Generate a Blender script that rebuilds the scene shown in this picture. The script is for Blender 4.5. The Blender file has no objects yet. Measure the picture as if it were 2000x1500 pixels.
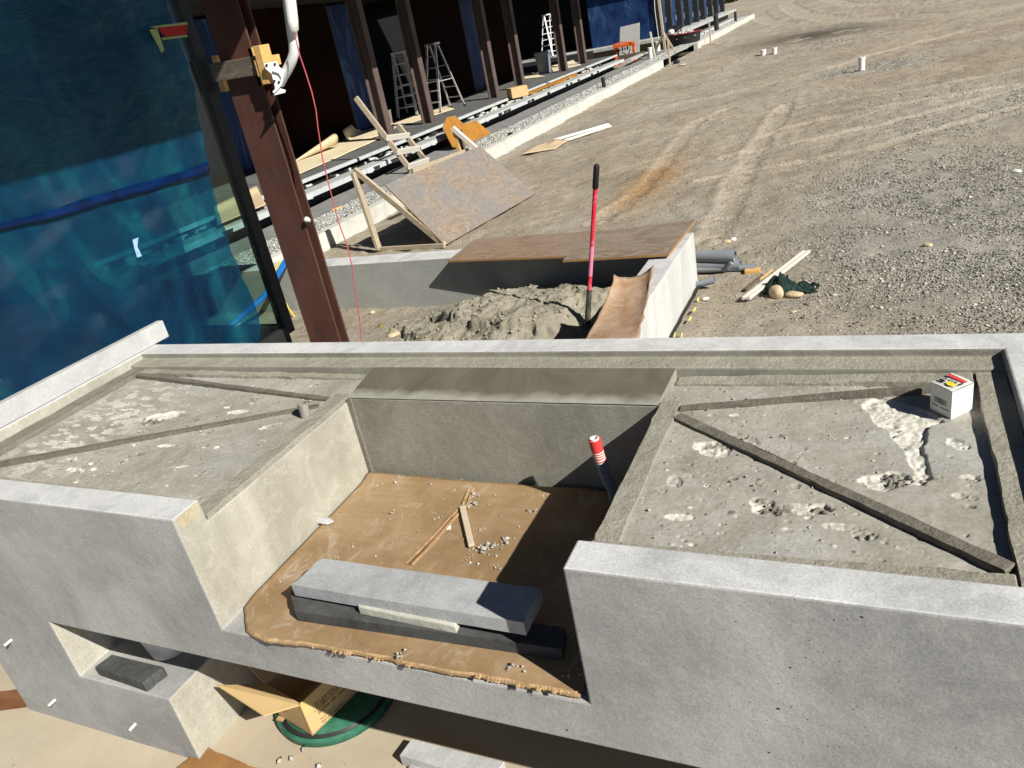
import bpy, bmesh, math, random
import numpy as np
from mathutils import Vector, Matrix

random.seed(7)
rng = np.random.default_rng(11)
S = bpy.context.scene
COL = S.collection
R = math.radians

# ------------------------------------------------------------------ camera
FPX = 1505.0                       # focal length for a 2000 px wide picture
CAM = np.array([0.0, 0.0, 1.7346])
ROWS = np.array([[0.903447, 0.386972, -0.184488], [0.012587, -0.454101, -0.890861], [-0.428514, 0.802524, -0.415128]])         # camera right / down / forward in the world
cd = bpy.data.cameras.new('camera')
cd.sensor_width = 36.0
cd.lens = 36.0 * FPX / 2000.0
cd.clip_start = 0.05
cd.clip_end = 2000
cam = bpy.data.objects.new('camera', cd)
COL.objects.link(cam)
_r, _d, _f = ROWS
cam.matrix_world = Matrix(((_r[0], -_d[0], -_f[0], CAM[0]), (_r[1], -_d[1], -_f[1], CAM[1]),
                           (_r[2], -_d[2], -_f[2], CAM[2]), (0, 0, 0, 1)))
S.camera = cam

# ------------------------------------------------------------------ light
SUN = np.array([1.24, -0.50, 1.0]); SUN /= np.linalg.norm(SUN)      # towards the sun
W = bpy.data.worlds.new('World'); S.world = W; W.use_nodes = True
nt = W.node_tree
sky = nt.nodes.new('ShaderNodeTexSky'); sky.sky_type = 'NISHITA'; sky.sun_disc = False
sky.sun_elevation = math.asin(SUN[2])
sky.sun_rotation = math.atan2(SUN[0], SUN[1])
sky.altitude = 400; sky.air_density = 0.38; sky.dust_density = 0.2
bg = nt.nodes['Background']; bg.inputs['Strength'].default_value = 0.05
nt.links.new(sky.outputs[0], bg.inputs[0])
sl = bpy.data.lights.new('sun', 'SUN'); sl.energy = 5.0; sl.angle = R(0.5); sl.color = (1.0, 0.945, 0.84)
so = bpy.data.objects.new('sun', sl); COL.objects.link(so)
so.rotation_euler = Vector(SUN).to_track_quat('Z', 'Y').to_euler()
so.location = (6, -4, 9)
S.view_settings.view_transform = 'Standard'
S.view_settings.look = 'None'
S.view_settings.exposure = 0.50
S.view_settings.gamma = 1.0
S.view_settings.use_curve_mapping = False
S.render.resolution_x = 1024; S.render.resolution_y = 768
S.cycles.max_bounces = 8; S.cycles.transparent_max_bounces = 12

# ------------------------------------------------------------------ survey helpers: sight line met with a level, a cross plane or a long plane
def _ray(x, y):
    return ROWS.T @ np.array([(x - 1000) / FPX, (y - 750) / FPX, 1.0])
def PZ(x, y, z):
    d = _ray(x, y); return CAM + d * ((z - CAM[2]) / d[2])
def PY(x, y, Y):
    d = _ray(x, y); return CAM + d * ((Y - CAM[1]) / d[1])
def PX(x, y, X):
    d = _ray(x, y); return CAM + d * ((X - CAM[0]) / d[0])
def PN(x, y, p0, n):
    d = _ray(x, y); n = np.array(n, float); return CAM + d * (((np.array(p0) - CAM) @ n) / (d @ n))
G = -0.45                                                   # yard level

# ------------------------------------------------------------------ numpy noise
def _hash(ix, iy, s):
    h = (ix.astype(np.int64) * 374761393 + iy.astype(np.int64) * 668265263 + s * 144665) & 0x7fffffff
    h = ((h ^ (h >> 13)) * 1274126177) & 0x7fffffff
    return ((h ^ (h >> 16)) & 0xffff) / 65535.0
def vnoise(x, y, s=0):
    x = np.asarray(x, float); y = np.asarray(y, float)
    ix = np.floor(x); iy = np.floor(y); fx = x - ix; fy = y - iy
    fx = fx * fx * (3 - 2 * fx); fy = fy * fy * (3 - 2 * fy)
    a = _hash(ix, iy, s); b = _hash(ix + 1, iy, s); c = _hash(ix, iy + 1, s); d = _hash(ix + 1, iy + 1, s)
    return (a * (1 - fx) + b * fx) * (1 - fy) + (c * (1 - fx) + d * fx) * fy
def fbm(x, y, o=4, s=0):
    v = 0; a = 0.5; t = 0
    for i in range(o):
        v = v + a * vnoise(x, y, s + i * 17); t += a; a *= 0.5; x = x * 2.03 + 5.1; y = y * 2.03 + 9.7
    return v / t
def sstep(a, b, x):
    t = np.clip((x - a) / (b - a), 0, 1); return t * t * (3 - 2 * t)

# ------------------------------------------------------------------ materials
MATS = {}
def node(t, typ, **kw):
    n = t.nodes.new(typ)
    for k, v in kw.items(): setattr(n, k, v)
    return n
def ramp(t, fac, stops):
    r = node(t, 'ShaderNodeValToRGB'); el = r.color_ramp.elements
    while len(el) < len(stops): el.new(0.5)
    for e, (p, c) in zip(el, stops):
        e.position = p; e.color = (c[0], c[1], c[2], 1) if len(c) == 3 else c
    t.links.new(fac, r.inputs[0]); return r.outputs[0]
def g3(v): return (v, v, v)
def noise(t, vec, scale, detail=6, rough=0.6, dist=0.0, out=0):
    n = node(t, 'ShaderNodeTexNoise'); n.inputs['Scale'].default_value = scale
    n.inputs['Detail'].default_value = detail; n.inputs['Roughness'].default_value = rough
    n.inputs['Distortion'].default_value = dist
    t.links.new(vec, n.inputs['Vector']); return n.outputs[out]
def mix(t, fac, a, b, mode='MIX'):
    m = node(t, 'ShaderNodeMix', data_type='RGBA', blend_type=mode, clamp_factor=True)
    for inp, v in ((m.inputs[0], fac), (m.inputs[6], a), (m.inputs[7], b)):
        if isinstance(v, (int, float)): inp.default_value = v
        elif isinstance(v, tuple): inp.default_value = (*v, 1)
        else: t.links.new(v, inp)
    return m.outputs[2]
def mapping(t, vec, sc=(1, 1, 1), rot=(0, 0, 0)):
    m = node(t, 'ShaderNodeMapping'); m.inputs['Scale'].default_value = sc; m.inputs['Rotation'].default_value = rot
    t.links.new(vec, m.inputs[0]); return m.outputs[0]
def mathn(t, op, a, b=0.0):
    m = node(t, 'ShaderNodeMath', operation=op)
    for i, v in enumerate((a, b)):
        if isinstance(v, (int, float)): m.inputs[i].default_value = v
        else: t.links.new(v, m.inputs[i])
    return m.outputs[0]
def bump(t, h, strength=0.3, dist=0.01, nrm=None):
    b = node(t, 'ShaderNodeBump'); b.inputs['Strength'].default_value = strength; b.inputs['Distance'].default_value = dist
    t.links.new(h, b.inputs['Height'])
    if nrm is not None: t.links.new(nrm, b.inputs['Normal'])
    return b.outputs[0]
def newmat(name, rough=0.8, spec=0.3, metal=0.0):
    m = bpy.data.materials.new(name); m.use_nodes = True; t = m.node_tree
    p = t.nodes['Principled BSDF']; p.inputs['Roughness'].default_value = rough
    p.inputs['Specular IOR Level'].default_value = spec; p.inputs['Metallic'].default_value = metal
    tc = node(t, 'ShaderNodeTexCoord'); MATS[name] = m
    return m, t, p, tc.outputs['Object']
def simple(name, col, rough=0.7, var=0.25, scale=8, bmp=0.15, bdist=0.003, metal=0.0, spec=0.3, stretch=(1, 1, 1), bscale=60, dirt=None, dirtamt=0.3):
    m, t, p, v = newmat(name, rough, spec, metal)
    if stretch != (1, 1, 1): v = mapping(t, v, stretch)
    n = noise(t, v, scale, 6, 0.62)
    lo = tuple(c * (1 - var) for c in col); hi = tuple(min(1, c * (1 + var)) for c in col)
    c = ramp(t, n, [(0.32, lo), (0.68, hi)])
    if dirt:
        d = ramp(t, noise(t, v, scale * 0.45, 8, 0.7, 0.6), [(0.5, g3(0)), (0.72, g3(dirtamt))])
        c = mix(t, d, c, dirt)
    t.links.new(c, p.inputs['Base Color'])
    if bmp: t.links.new(bump(t, noise(t, v, bscale, 5, 0.65), bmp, bdist), p.inputs['Normal'])
    return m
def concrete(name, c0, c1, blot=(0.3, 0.3, 0.29), pits=0.0, big=3.0, stain=None, fine=0.35, wet=None, rough=0.85, streak=False, fines=900):
    """cast concrete: soft clouds, trowel streaks, pin holes"""
    m, t, p, v = newmat(name, rough, 0.25)
    v2 = mapping(t, v, (1, 1, 0.25)) if streak else v
    c = ramp(t, noise(t, v2, big, 9, 0.62, 0.8), [(0.33, c0), (0.66, c1)])
    b2 = ramp(t, noise(t, v, big * 3.3, 8, 0.7, 1.2), [(0.46, g3(0)), (0.75, g3(0.55))])
    c = mix(t, b2, c, blot)
    sp = ramp(t, noise(t, v, 240, 3, 0.6), [(0.3, g3(0.82)), (0.7, g3(1.12))])
    c = mix(t, 1.0, c, sp, 'MULTIPLY')
    if stain:
        s = ramp(t, noise(t, v2, big * 1.7, 8, 0.72, 1.5), [(0.52, g3(0)), (0.66, g3(0.75))])
        c = mix(t, s, c, stain)
    h = noise(t, v, 140, 6, 0.7)
    nn = bump(t, h, fine, 0.004)
    nn = bump(t, noise(t, v, 26, 5, 0.6), fine * 0.7, 0.012, nn)
    if pits:
        pm = ramp(t, noise(t, v, 1.7, 4, 0.6), [(0.42, g3(0.0)), (0.62, g3(1))])
        for sc, pw, mx in ((24, 10.0, 0.13), (50, 7.0, 0.20), (110, 4.0, 0.22)):
            vo = node(t, 'ShaderNodeTexVoronoi'); vo.inputs['Scale'].default_value = sc; vo.inputs['Randomness'].default_value = 1
            t.links.new(mapping(t, v, (1, 1, 1.25), (0.2, 0.1, 0.3)), vo.inputs['Vector'])
            rr = node(t, 'ShaderNodeSeparateColor'); t.links.new(vo.outputs['Color'], rr.inputs[0])
            lim = mathn(t, 'MULTIPLY', mathn(t, 'POWER', rr.outputs[0], pw), mx)
            lim = mathn(t, 'MULTIPLY', lim, mathn(t, 'ADD', mathn(t, 'MULTIPLY', pm, 0.95), 0.06))
            pit = mathn(t, 'LESS_THAN', vo.outputs['Distance'], lim)
            c = mix(t, mathn(t, 'MULTIPLY', pit, pits), c, (0.05, 0.05, 0.05))
            nn = bump(t, mathn(t, 'SUBTRACT', 1.0, pit), 0.9, 0.01, nn)
    t.links.new(c, p.inputs['Base Color']); t.links.new(nn, p.inputs['Normal'])
    return m
def wood(name, a, b, sc=(1.5, 14, 14), rough=0.75, knots=True, grain=3.0):
    m, t, p, v = newmat(name, rough, 0.2)
    vv = mapping(t, v, sc)
    n = noise(t, vv, grain, 8, 0.65, 1.8)
    c = ramp(t, n, [(0.3, a), (0.5, tuple((x + y) / 2 for x, y in zip(a, b))), (0.7, b)])
    if knots:
        k = ramp(t, noise(t, v, 5, 4, 0.6), [(0.62, g3(0)), (0.74, g3(0.6))])
        c = mix(t, k, c, tuple(x * 0.45 for x in a))
    t.links.new(c, p.inputs['Base Color'])
    t.links.new(bump(t, n, 0.25, 0.004), p.inputs['Normal'])
    return m
def plywood(name, face, grain, grey, gamt):
    m, t, p, v = newmat(name, 0.8, 0.18)
    vv = mapping(t, v, (0.8, 2.4, 2.4))
    w = noise(t, vv, 1.3, 3, 0.42, 0.9)
    rings = mathn(t, 'SINE', mathn(t, 'MULTIPLY', w, 75.0))
    rm = ramp(t, mathn(t, 'ADD', mathn(t, 'MULTIPLY', rings, 0.5), 0.5), [(0.35, g3(0)), (0.8, g3(1))])
    gm = ramp(t, noise(t, v, 1.3, 7, 0.62, 0.3), [(0.34, g3(0.15)), (0.56, g3(1))])
    c = mix(t, mathn(t, 'MULTIPLY', rm, 0.5), face, grain)
    c = mix(t, mathn(t, 'MULTIPLY', gm, gamt), c, grey)
    c = mix(t, 1.0, c, ramp(t, noise(t, v, 22, 6, 0.7), [(0.3, g3(0.78)), (0.7, g3(1.15))]), 'MULTIPLY')
    dots = node(t, 'ShaderNodeTexVoronoi'); dots.inputs['Scale'].default_value = 7; t.links.new(v, dots.inputs['Vector'])
    c = mix(t, mathn(t, 'MULTIPLY', mathn(t, 'LESS_THAN', dots.outputs['Distance'], 0.035), 0.6), c, (0.03, 0.025, 0.02))
    t.links.new(c, p.inputs['Base Color'])
    t.links.new(bump(t, rings, 0.2, 0.003), p.inputs['Normal'])
    return m

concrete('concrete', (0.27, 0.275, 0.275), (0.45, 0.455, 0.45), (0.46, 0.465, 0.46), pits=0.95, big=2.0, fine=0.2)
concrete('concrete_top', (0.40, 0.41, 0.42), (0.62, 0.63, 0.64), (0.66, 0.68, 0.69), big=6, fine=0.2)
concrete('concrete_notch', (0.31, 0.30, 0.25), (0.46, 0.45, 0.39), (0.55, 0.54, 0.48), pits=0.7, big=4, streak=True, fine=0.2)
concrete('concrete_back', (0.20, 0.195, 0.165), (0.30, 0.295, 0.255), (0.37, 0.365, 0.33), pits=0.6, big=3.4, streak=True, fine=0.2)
concrete('mortar', (0.26, 0.25, 0.205), (0.375, 0.36, 0.305), (0.31, 0.295, 0.245), big=6, fine=0.9)
concrete('mortar_damp', (0.16, 0.15, 0.125), (0.24, 0.23, 0.20), (0.20, 0.19, 0.165), big=9, fine=0.9)
concrete('mortar_brown', (0.135, 0.122, 0.10), (0.20, 0.185, 0.155), (0.16, 0.15, 0.125), big=9, fine=0.9)
concrete('mortar_yellow', (0.40, 0.34, 0.22), (0.50, 0.45, 0.34), (0.45, 0.44, 0.40), big=14)
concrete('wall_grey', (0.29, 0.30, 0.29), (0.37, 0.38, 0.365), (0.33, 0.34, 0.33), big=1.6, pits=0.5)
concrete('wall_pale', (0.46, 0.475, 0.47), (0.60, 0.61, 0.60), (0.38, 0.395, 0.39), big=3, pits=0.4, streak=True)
concrete('kerb_pale', (0.52, 0.52, 0.49), (0.66, 0.655, 0.61), (0.44, 0.43, 0.40), big=1.6, stain=(0.40, 0.38, 0.34))
concrete('slab_grey', (0.40, 0.41, 0.42), (0.52, 0.53, 0.53), (0.36, 0.37, 0.37), big=7)
concrete('paver_blue', (0.30, 0.315, 0.335), (0.42, 0.435, 0.455), (0.50, 0.51, 0.525), big=9, fine=0.16)
concrete('paver_dark', (0.045, 0.048, 0.05), (0.085, 0.088, 0.09), (0.12, 0.125, 0.13), big=16, fine=0.16)
concrete('paver_cream', (0.42, 0.42, 0.37), (0.55, 0.55, 0.49), (0.48, 0.48, 0.43), big=12)
concrete('deck_tile', (0.085, 0.088, 0.088), (0.14, 0.142, 0.14), (0.17, 0.17, 0.165), big=0.9)
concrete('deck_trim', (0.44, 0.47, 0.49), (0.56, 0.59, 0.60), (0.34, 0.36, 0.37), big=5)
concrete('ledge_pale', (0.34, 0.36, 0.355), (0.48, 0.50, 0.49), (0.26, 0.27, 0.27), big=3)
simple('membrane', (0.012, 0.012, 0.013), 0.6, 0.3)
simple('fabric_grey', (0.215, 0.215, 0.215), 0.95, 0.2, 5, 0.4)
simple('rust_steel', (0.088, 0.038, 0.028), 0.72, 0.30, 5, 0.25, 0.003, dirt=(0.075, 0.027, 0.020), dirtamt=0.8, stretch=(1, 1, 0.5))
simple('column_steel', (0.105, 0.076, 0.069), 0.7, 0.2, 4, 0.2)
simple('dark_metal', (0.022, 0.024, 0.025), 0.45, 0.2, 10, 0.05)
simple('dark_wall', (0.013, 0.005, 0.004), 0.9, 0.3, 1.2, 0.1, spec=0.05)
simple('black_room', (0.006, 0.006, 0.007), 0.9, 0.3, 2, 0)
simple('roof_dark', (0.03, 0.028, 0.026), 0.9, 0.3, 2, 0)
simple('roof_edge', (0.20, 0.15, 0.10), 0.8, 0.3, 2, 0.1)
simple('white_paint', (0.74, 0.75, 0.75), 0.4, 0.05, 12, 0.02, spec=0.4)
simple('white_plastic', (0.78, 0.77, 0.73), 0.45, 0.06, 9, 0.03, dirt=(0.5, 0.47, 0.40), dirtamt=0.5)
simple('dark_plastic', (0.03, 0.03, 0.03), 0.5, 0.2, 12, 0.05)
simple('grey_plastic', (0.20, 0.23, 0.26), 0.5, 0.14, 3, 0.05, dirt=(0.12, 0.13, 0.14), dirtamt=0.4)
simple('grey_pipe', (0.23, 0.26, 0.29), 0.45, 0.1, 5, 0.03, dirt=(0.35, 0.33, 0.28), dirtamt=0.5)
simple('aluminium', (0.62, 0.64, 0.66), 0.35, 0.12, 8, 0.05, metal=0.55)
simple('galvanised', (0.50, 0.52, 0.54), 0.45, 0.15, 30, 0.05, metal=0.4)
simple('orange_paint', (0.78, 0.13, 0.02), 0.5, 0.12, 10, 0.05, dirt=(0.3, 0.09, 0.04), dirtamt=0.5)
simple('red_handle', (0.66, 0.02, 0.055), 0.5, 0.14, 20, 0.25, dirt=(0.75, 0.40, 0.45), dirtamt=0.65)
simple('pink_handle', (0.72, 0.22, 0.34), 0.6, 0.14, 20, 0.25)
simple('rubber', (0.012, 0.012, 0.013), 0.6, 0.2, 20, 0.1)
simple('shovel_steel', (0.07, 0.065, 0.06), 0.5, 0.4, 12, 0.2, metal=0.3, dirt=(0.36, 0.34, 0.29), dirtamt=0.8)
simple('red_cord', (0.50, 0.09, 0.11), 0.6, 0.1, 10, 0)
simple('yellow_rope', (0.72, 0.55, 0.08), 0.7, 0.15, 40, 0.3)
simple('blue_pipe', (0.02, 0.22, 0.72), 0.35, 0.1, 5, 0)
simple('kraft', (0.56, 0.44, 0.28), 0.85, 0.1, 3, 0.15, 0.004, bscale=9, dirt=(0.44, 0.35, 0.24), dirtamt=0.5)
simple('kraft_pale', (0.66, 0.57, 0.40), 0.85, 0.1, 3, 0.15, 0.004, bscale=9)
simple('ramboard', (0.43, 0.37, 0.28), 0.85, 0.10, 4, 0.15, 0.004, bscale=6, dirt=(0.50, 0.45, 0.37), dirtamt=0.6)
simple('brown_tape', (0.19, 0.085, 0.04), 0.5, 0.35, 5, 0.3, bscale=12, dirt=(0.33, 0.20, 0.12), dirtamt=0.6)
simple('orange_paper', (0.28, 0.145, 0.055), 0.5, 0.3, 7, 0.3, bscale=14, dirt=(0.25, 0.12, 0.05), dirtamt=0.7)
simple('card_edge', (0.42, 0.285, 0.155), 0.9, 0.25, 60, 0.4, bscale=220)
simple('box_card', (0.56, 0.40, 0.20), 0.8, 0.08, 5, 0.08, dirt=(0.48, 0.34, 0.17), dirtamt=0.5)
simple('tape_tan', (0.58, 0.43, 0.18), 0.35, 0.08, 5, 0.02)
simple('print_black', (0.02, 0.02, 0.02), 0.6, 0, 5, 0)
simple('print_brown', (0.13, 0.085, 0.05), 0.6, 0, 5, 0)
simple('print_red', (0.70, 0.06, 0.06), 0.5, 0, 5, 0)
simple('print_yellow', (0.80, 0.66, 0.04), 0.5, 0, 5, 0)
simple('white_card', (0.74, 0.73, 0.69), 0.6, 0.03, 5, 0.02)
simple('green_plastic', (0.018, 0.115, 0.068), 0.5, 0.25, 12, 0.1, dirt=(0.12, 0.30, 0.22), dirtamt=0.6)
simple('green_net', (0.010, 0.028, 0.024), 0.8, 0.4, 10, 0.5)
simple('rock_tan', (0.52, 0.42, 0.28), 0.85, 0.2, 9, 0.4, 0.01, bscale=30)
simple('plaster', (0.66, 0.66, 0.62), 0.85, 0.1, 20, 0.4)
simple('leaf_orange', (0.62, 0.28, 0.04), 0.7, 0.3, 30, 0.2)
simple('leaf_olive', (0.20, 0.17, 0.03), 0.7, 0.4, 30, 0.2)
simple('foam_yellow', (0.85, 0.78, 0.12), 0.8, 0.1, 30, 0.3)
simple('black_seam', (0.02, 0.02, 0.02), 0.8, 0.2, 30, 0.3)
simple('tag_red', (0.50, 0.025, 0.015), 0.6, 0.25, 18, 0.05)
simple('tag_lime', (0.42, 0.55, 0.20), 0.7, 0.2, 12, 0.05)
simple('tape_blue_light', (0.30, 0.46, 0.85), 0.5, 0.2, 30, 0.1)
simple('tape_deep_blue', (0.0006, 0.012, 0.062), 0.3, 0.5, 12, 0.3)
simple('steel_stub', (0.33, 0.33, 0.31), 0.55, 0.2, 30, 0.2, metal=0.3, dirt=(0.45, 0.44, 0.40), dirtamt=0.9)
simple('black_tub', (0.015, 0.016, 0.018), 0.45, 0.2, 3, 0.05)
simple('scrub', (0.055, 0.06, 0.022), 0.9, 0.6, 1.2, 0)
simple('dry_grass', (0.26, 0.22, 0.12), 0.9, 0.4, 1.2, 0)
wood('stud_weathered', (0.30, 0.245, 0.175), (0.52, 0.45, 0.345))
wood('stud_fresh', (0.55, 0.31, 0.10), (0.75, 0.48, 0.20))
wood('stud_dark', (0.07, 0.055, 0.04), (0.20, 0.17, 0.13))
wood('stud_pale', (0.58, 0.545, 0.47), (0.72, 0.69, 0.62), knots=False)
wood('stake_wood', (0.36, 0.30, 0.22), (0.56, 0.49, 0.38))
wood('wood_chip', (0.46, 0.38, 0.28), (0.62, 0.54, 0.44), knots=False)
plywood('ply_grey', (0.30, 0.225, 0.155), (0.17, 0.115, 0.075), (0.20, 0.192, 0.188), 0.95)
plywood('ply_red', (0.28, 0.195, 0.13), (0.17, 0.10, 0.06), (0.26, 0.21, 0.165), 0.7)
plywood('ply_brown', (0.27, 0.205, 0.15), (0.10, 0.07, 0.05), (0.25, 0.215, 0.18), 0.6)
simple('ply_orange', (0.36, 0.165, 0.028), 0.5, 0.2, 4, 0.1, dirt=(0.30, 0.12, 0.03), dirtamt=0.6)
simple('ply_edge', (0.34, 0.19, 0.08), 0.85, 0.4, 40, 0.3, stretch=(1, 1, 8))

def facing_fac(t, base, nrm=None):
    lw = node(t, 'ShaderNodeLayerWeight'); lw.inputs['Blend'].default_value = 0.5
    if nrm is not None: t.links.new(nrm, lw.inputs['Normal'])
    return mathn(t, 'ADD', mathn(t, 'MULTIPLY', mathn(t, 'POWER', lw.outputs['Facing'], 4.0), 0.8), base)
def mat_film():
    m = bpy.data.materials.new('blue_film'); m.use_nodes = True; t = m.node_tree; MATS['blue_film'] = m
    t.nodes.remove(t.nodes['Principled BSDF']); out = t.nodes['Material Output']
    tc = node(t, 'ShaderNodeTexCoord').outputs['Object']
    wr = noise(t, mapping(t, tc, (1, 1.0, 2.2), (0.3, 0, 0)), 3.2, 9, 0.70, 1.4)
    b = bump(t, wr, 0.55, 0.04)
    n2 = noise(t, mapping(t, tc, (1, 1.5, 0.8), (0.25, 0, 0)), 1.3, 6, 0.6, 1.0)
    tint = ramp(t, n2, [(0.3, (0.03, 0.26, 0.48)), (0.5, (0.08, 0.48, 0.60)), (0.7, (0.22, 0.74, 0.74))])
    tr = node(t, 'ShaderNodeBsdfTransparent'); t.links.new(tint, tr.inputs[0])
    gl = node(t, 'ShaderNodeBsdfGlossy'); gl.inputs['Roughness'].default_value = 0.06; t.links.new(b, gl.inputs['Normal'])
    gl.inputs['Color'].default_value = (0.6, 0.85, 1, 1)
    cl = ramp(t, noise(t, mapping(t, tc, (1, 1.5, 0.7), (0.35, 0, 0)), 1.2, 8, 0.66, 1.4), [(0.36, (0.0015, 0.024, 0.085)), (0.54, (0.003, 0.068, 0.165)), (0.70, (0.012, 0.21, 0.28))])  # teal bands painted in for reflections and the sunlit things seen through
    st = ramp(t, noise(t, mapping(t, tc, (1, 6.0, 1.6), (0.45, 0, 0)), 3.1, 8, 0.74, 2.6), [(0.64, g3(0)), (0.70, g3(0.6))])  # pale crease scratches, also painted in place of sun glints
    st = mix(t, 1.0, st, ramp(t, noise(t, tc, 1.6, 3, 0.5), [(0.48, g3(0)), (0.62, g3(1))]), 'MULTIPLY')
    cl = mix(t, st, cl, (0.22, 0.46, 0.55))
    df = node(t, 'ShaderNodeBsdfDiffuse'); t.links.new(cl, df.inputs['Color']); t.links.new(b, df.inputs['Normal'])
    fac = facing_fac(t, 0.045, b)
    m1 = node(t, 'ShaderNodeMixShader'); m1.inputs[0].default_value = 0.36
    t.links.new(tr.outputs[0], m1.inputs[1]); t.links.new(df.outputs[0], m1.inputs[2])
    m2 = node(t, 'ShaderNodeMixShader'); t.links.new(fac, m2.inputs[0])
    t.links.new(m1.outputs[0], m2.inputs[1]); t.links.new(gl.outputs[0], m2.inputs[2])
    t.links.new(m2.outputs[0], out.inputs[0])
def mat_glass():
    m = bpy.data.materials.new('clear_glass'); m.use_nodes = True; t = m.node_tree; MATS['clear_glass'] = m
    t.nodes.remove(t.nodes['Principled BSDF']); out = t.nodes['Material Output']
    tr = node(t, 'ShaderNodeBsdfTransparent'); tr.inputs[0].default_value = (0.82, 0.90, 0.87, 1)
    gl = node(t, 'ShaderNodeBsdfGlossy'); gl.inputs['Roughness'].default_value = 0.01
    m2 = node(t, 'ShaderNodeMixShader'); t.links.new(facing_fac(t, 0.03), m2.inputs[0])
    t.links.new(tr.outputs[0], m2.inputs[1]); t.links.new(gl.outputs[0], m2.inputs[2]); t.links.new(m2.outputs[0], out.inputs[0])
mat_film(); mat_glass()
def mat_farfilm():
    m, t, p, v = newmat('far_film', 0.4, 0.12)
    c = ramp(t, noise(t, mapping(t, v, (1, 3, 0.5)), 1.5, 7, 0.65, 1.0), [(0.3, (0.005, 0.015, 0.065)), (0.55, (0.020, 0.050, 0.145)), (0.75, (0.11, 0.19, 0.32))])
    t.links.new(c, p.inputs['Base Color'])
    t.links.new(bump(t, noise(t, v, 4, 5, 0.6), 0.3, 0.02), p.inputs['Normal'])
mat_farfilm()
def mat_cardboard():
    """wet brown cardboard with cement smears"""
    m, t, p, v = newmat('cardboard', 0.75, 0.25)
    c = ramp(t, noise(t, v, 4.5, 8, 0.65, 0.6), [(0.3, (0.21, 0.136, 0.070)), (0.5, (0.29, 0.20, 0.112)), (0.72, (0.38, 0.28, 0.175))])
    c = mix(t, ramp(t, noise(t, mapping(t, v, (3, 60, 1), (0, 0, 0.05)), 1.2, 3, 0.5), [(0.4, g3(0)), (0.7, g3(0.22))]), c, (0.24, 0.12, 0.04))
    sm = ramp(t, noise(t, mapping(t, v, (6, 3, 1), (0, 0, 0.6)), 1.9, 10, 0.78, 1.6), [(0.545, g3(0)), (0.69, g3(0.6))])
    c = mix(t, sm, c, (0.50, 0.44, 0.36))
    t.links.new(c, p.inputs['Base Color'])
    t.links.new(bump(t, noise(t, v, 16, 6, 0.6), 0.18, 0.01), p.inputs['Normal'])
mat_cardboard()
def mat_fibre():
    """tan fibre sheet, crusted pale towards one end"""
    m, t, p, v = newmat('fibre_sheet', 0.45, 0.4)
    c = ramp(t, noise(t, mapping(t, v, (3, 1, 3)), 3, 7, 0.6, 0.5), [(0.35, (0.28, 0.165, 0.085)), (0.65, (0.40, 0.28, 0.185))])
    s = ramp(t, noise(t, v, 5, 9, 0.72, 1.0), [(0.42, g3(0)), (0.62, g3(0.6))])
    c = mix(t, s, c, (0.52, 0.40, 0.33))
    t.links.new(c, p.inputs['Base Color']); t.links.new(bump(t, noise(t, v, 40, 5, 0.6), 0.3, 0.004), p.inputs['Normal'])
mat_fibre()
def attr(t, name):
    a = node(t, 'ShaderNodeAttribute'); a.attribute_name = name; return a.outputs['Fac']
def mat_ground():
    m, t, p, v = newmat('yard_soil', 0.95, 0.12)
    tan = ramp(t, noise(t, v, 0.8, 9, 0.68, 0.5), [(0.3, (0.265, 0.228, 0.175)), (0.52, (0.36, 0.318, 0.252)), (0.74, (0.44, 0.395, 0.322))])
    gry = ramp(t, noise(t, v, 1.6, 9, 0.7, 0.4), [(0.3, (0.265, 0.255, 0.225)), (0.7, (0.42, 0.405, 0.36))])
    c = mix(t, attr(t, 'grey'), tan, gry)
    c = mix(t, attr(t, 'dust'), c, (0.47, 0.42, 0.34))
    c = mix(t, attr(t, 'ochre'), c, (0.37, 0.235, 0.12))
    c = mix(t, attr(t, 'dark'), c, (0.10, 0.09, 0.075))
    fl = ramp(t, noise(t, v, 34, 5, 0.75), [(0.30, g3(0.60)), (0.5, g3(1.0)), (0.72, g3(1.30))])
    c = mix(t, 1.0, c, fl, 'MULTIPLY')
    t.links.new(c, p.inputs['Base Color'])
    nn = bump(t, noise(t, v, 30, 7, 0.75), 0.8, 0.03)
    t.links.new(bump(t, noise(t, v, 5, 6, 0.65), 0.5, 0.06, nn), p.inputs['Normal'])
mat_ground()
def mat_stone(name, lo, hi):
    m, t, p, v = newmat(name, 0.9, 0.2)
    c = ramp(t, attr(t, 'tone'), [(0.0, lo), (0.6, tuple((a + b) / 2 for a, b in zip(lo, hi))), (1.0, hi)])
    t.links.new(c, p.inputs['Base Color'])
mat_stone('gravel_mix', (0.10, 0.098, 0.09), (0.58, 0.56, 0.50))
mat_stone('gravel_pale', (0.20, 0.215, 0.205), (0.66, 0.67, 0.64))
mat_stone('crumb_mix', (0.26, 0.25, 0.225), (0.50, 0.485, 0.445))
def mat_sand():
    m, t, p, v = newmat('sand', 0.95, 0.1)
    c = ramp(t, noise(t, v, 3, 8, 0.7, 0.4), [(0.3, (0.23, 0.215, 0.168)), (0.7, (0.335, 0.315, 0.258))])
    c = mix(t, attr(t, 'soil'), c, (0.36, 0.30, 0.215))
    c = mix(t, 1.0, c, ramp(t, noise(t, v, 90, 4, 0.7), [(0.3, g3(0.78)), (0.7, g3(1.15))]), 'MULTIPLY')
    t.links.new(c, p.inputs['Base Color'])
    t.links.new(bump(t, noise(t, v, 55, 6, 0.7), 0.7, 0.012), p.inputs['Normal'])
mat_sand()
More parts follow.
